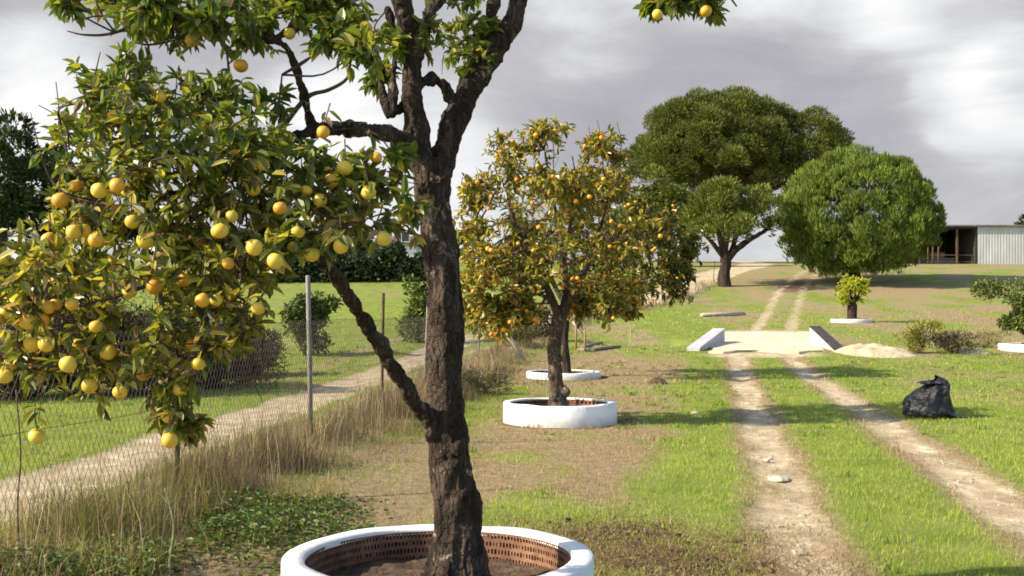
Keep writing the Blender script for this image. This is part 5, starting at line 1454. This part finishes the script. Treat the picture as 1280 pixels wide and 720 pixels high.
def shed():
    Y = 116.0; S = Y / F
    x0 = (1150 - PX0) * S; xm = (1222 - PX0) * S; x1 = xm + 14
    zb = min(H(x0, Y), H(xm, Y)) - 0.1
    base = np.array([xm, Y, zb]); ht = CAM_H + (PY0 - 282) * S - zb
    t = thing('farm_shed', base, 'long low metal shed with dark open bay on the right skyline', 'shed')
    # corrugated cladding
    n = 14 * 24
    xs = np.linspace(0, x1 - xm, n); ys = 0.012 * np.sin(xs * 2 * math.pi / 0.30)
    V = [(x, y, 0) for x, y in zip(xs, ys)] + [(x, y, ht - .12) for x, y in zip(xs, ys)] + [(x, y + .04, 0) for x, y in zip(xs, ys)] + [(x, y + .04, ht - .12) for x, y in zip(xs, ys)]
    k = np.arange(n - 1)
    Q = np.concatenate([np.stack([k, k + 1, n + k + 1, n + k], 1), np.stack([2 * n + k + 1, 2 * n + k, 3 * n + k, 3 * n + k + 1], 1)])
    link('cladding', np_mesh('cladding', V, [Q], smooth=True), t, [M_TIN])
    m = MB()
    m.box((x0 - xm, 7.8, -.3), (x1 - xm, 8, ht - .1)); m.box((x0 - xm, .1, -.3), (x0 - xm + .2, 7.75, ht - .1)); m.box((-.2, .1, -.3), (-.02, 7.75, ht - .1)); m.box((x1 - xm, .1, -.3), (x1 - xm + .2, 7.75, ht - .1))
    link('wall', m.mesh('wall', False), t, [M_DARKWALL])
    m = MB(); m.box((x0 - xm - .3, -.35, ht - .09), (x1 - xm + .4, 8.3, ht + .06)); link('roof', m.mesh('roof', False), t, [M_ROOFTIN])
    m = MB(); m.box((x0 - xm, .0, ht - .35), (-.05, .08, ht - .1)); link('fascia', m.mesh('fascia', False), t, [M_DARKWALL])
    for px in (1196,):
        m = MB(); x = (px - PX0) * S - xm; m.box((x, .1, -.3), (x + .18, .28, ht - .1)); link('post', m.mesh('post', False), t, [M_RUST])
    m = MB()
    for zz in (.3, 1.0): m.box((x0 - xm + .3, .35, zz), (-.3, .4, zz + .09))
    link('rail', m.mesh('rail', False), t, [M_RUST])
    m = MB(); m.box((x0 - xm + 1.5, 3.5, -.2), (-1.0, 5.0, .9)); m.box((x0 - xm + 2.5, 3.7, .9), (-2, 4.8, 1.5)); link('stored_bale', m.mesh('stored_bale', False), t, [M_WOOD])
    # red-brown pickets in front of the shed
    g = [(1160, 'left'), (1166, 'mid'), (1172, 'right')]
    for (px, w) in ((1160, 'nearest the pine'), (1166, 'in the middle of three'), (1173, 'nearest the open bay')):
        x = (px - PX0) / F * 112; m = MB(); m.tube([[0, 0, -.2], [0, 0, 1.6], [0, 0, 1.75]], [.09, .085, .06], 8)
        tag(link('fence_post', m.mesh('fence_post'), None, [M_RUST]), 'red-brown post before the shed, ' + w, 'post', 'red-brown posts before the shed').location = (x, 112, H(x, 112))
shed()

def house(px0, px1, pytop, pybase, Y, label, win, roof):
    S = Y / F; x0, x1 = (px0 - PX0) * S, (px1 - PX0) * S
    zb = H((x0 + x1) / 2, Y) - .3; ht = CAM_H + (PY0 - pytop) * S - zb
    base = np.array([x0, Y, zb]); w = x1 - x0
    t = thing('farmhouse', base, label, 'house')
    m = MB(); m.box((0, 0, 0), (w, 5, ht)); link('wall', m.mesh('wall', False), t, [M_LIMEWALL])
    m = MB(); V = [(-.3, -.4, ht + .002), (w + .3, -.4, ht + .002), (w + .3, 5.4, ht + .002), (-.3, 5.4, ht + .002), (-.3, 2.4, ht + roof), (w + .3, 2.4, ht + roof), (w + .3, 2.6, ht + roof), (-.3, 2.6, ht + roof)]
    m.hexa(V); link('roof', m.mesh('roof', False), t, [M_TILE])
    for (wx, wz, ww, wh) in win:
        m = MB(); m.box((wx, -.06, wz), (wx + ww, -.003, wz + wh)); o = link('window', m.mesh('window', False), t, [M_GREYWALL])
        m = MB(); m.box((wx + .1, -.075, wz + .1), (wx + ww - .1, -.063, wz + wh - .1)); link('pane', m.mesh('pane', False), o, [M_PANE])
house(472, 520, 306, 340, 97, 'white farmhouse glimpsed behind the dark hedge left of the trunk', [(0.5, 2.4, .8, 1.0), (2.0, 2.4, .8, 1.0)], 0.9)
house(16, 42, 283, 340, 100, 'small white hut glimpsed under the dark trees at left', [(.4, 1.6, .5, .6)], 0.3)

def stone_wall():
    a, bb = ground_at(488, 347), ground_at(536, 347)
    base = (a + bb) / 2
    t = thing('stone_wall', base, 'low rough stone wall at the field edge left of the trunk', 'wall')
    rng = np.random.default_rng(91); m = MB()
    L_ = bb[0] - a[0]
    n = 60; xs = np.linspace(-L_ / 2, L_ / 2, n)
    top = 0.75 + 0.2 * fbm(xs * 2 + 40, xs * 0 + 3, 4, 3)
    V = [(x, -.25, -.3) for x in xs] + [(x, -.22 + .08 * rng.uniform(), tz) for x, tz in zip(xs, top)] + [(x, .25, tz) for x, tz in zip(xs, top)] + [(x, .25, -.3) for x in xs]
    k = np.arange(n - 1)
    Q = np.concatenate([np.stack([i * n + k, i * n + k + 1, (i + 1) * n + k + 1, (i + 1) * n + k], 1) for i in range(3)])
    link('masonry', np_mesh('masonry', V, [Q], smooth=False), t, [M_STONE])
stone_wall()
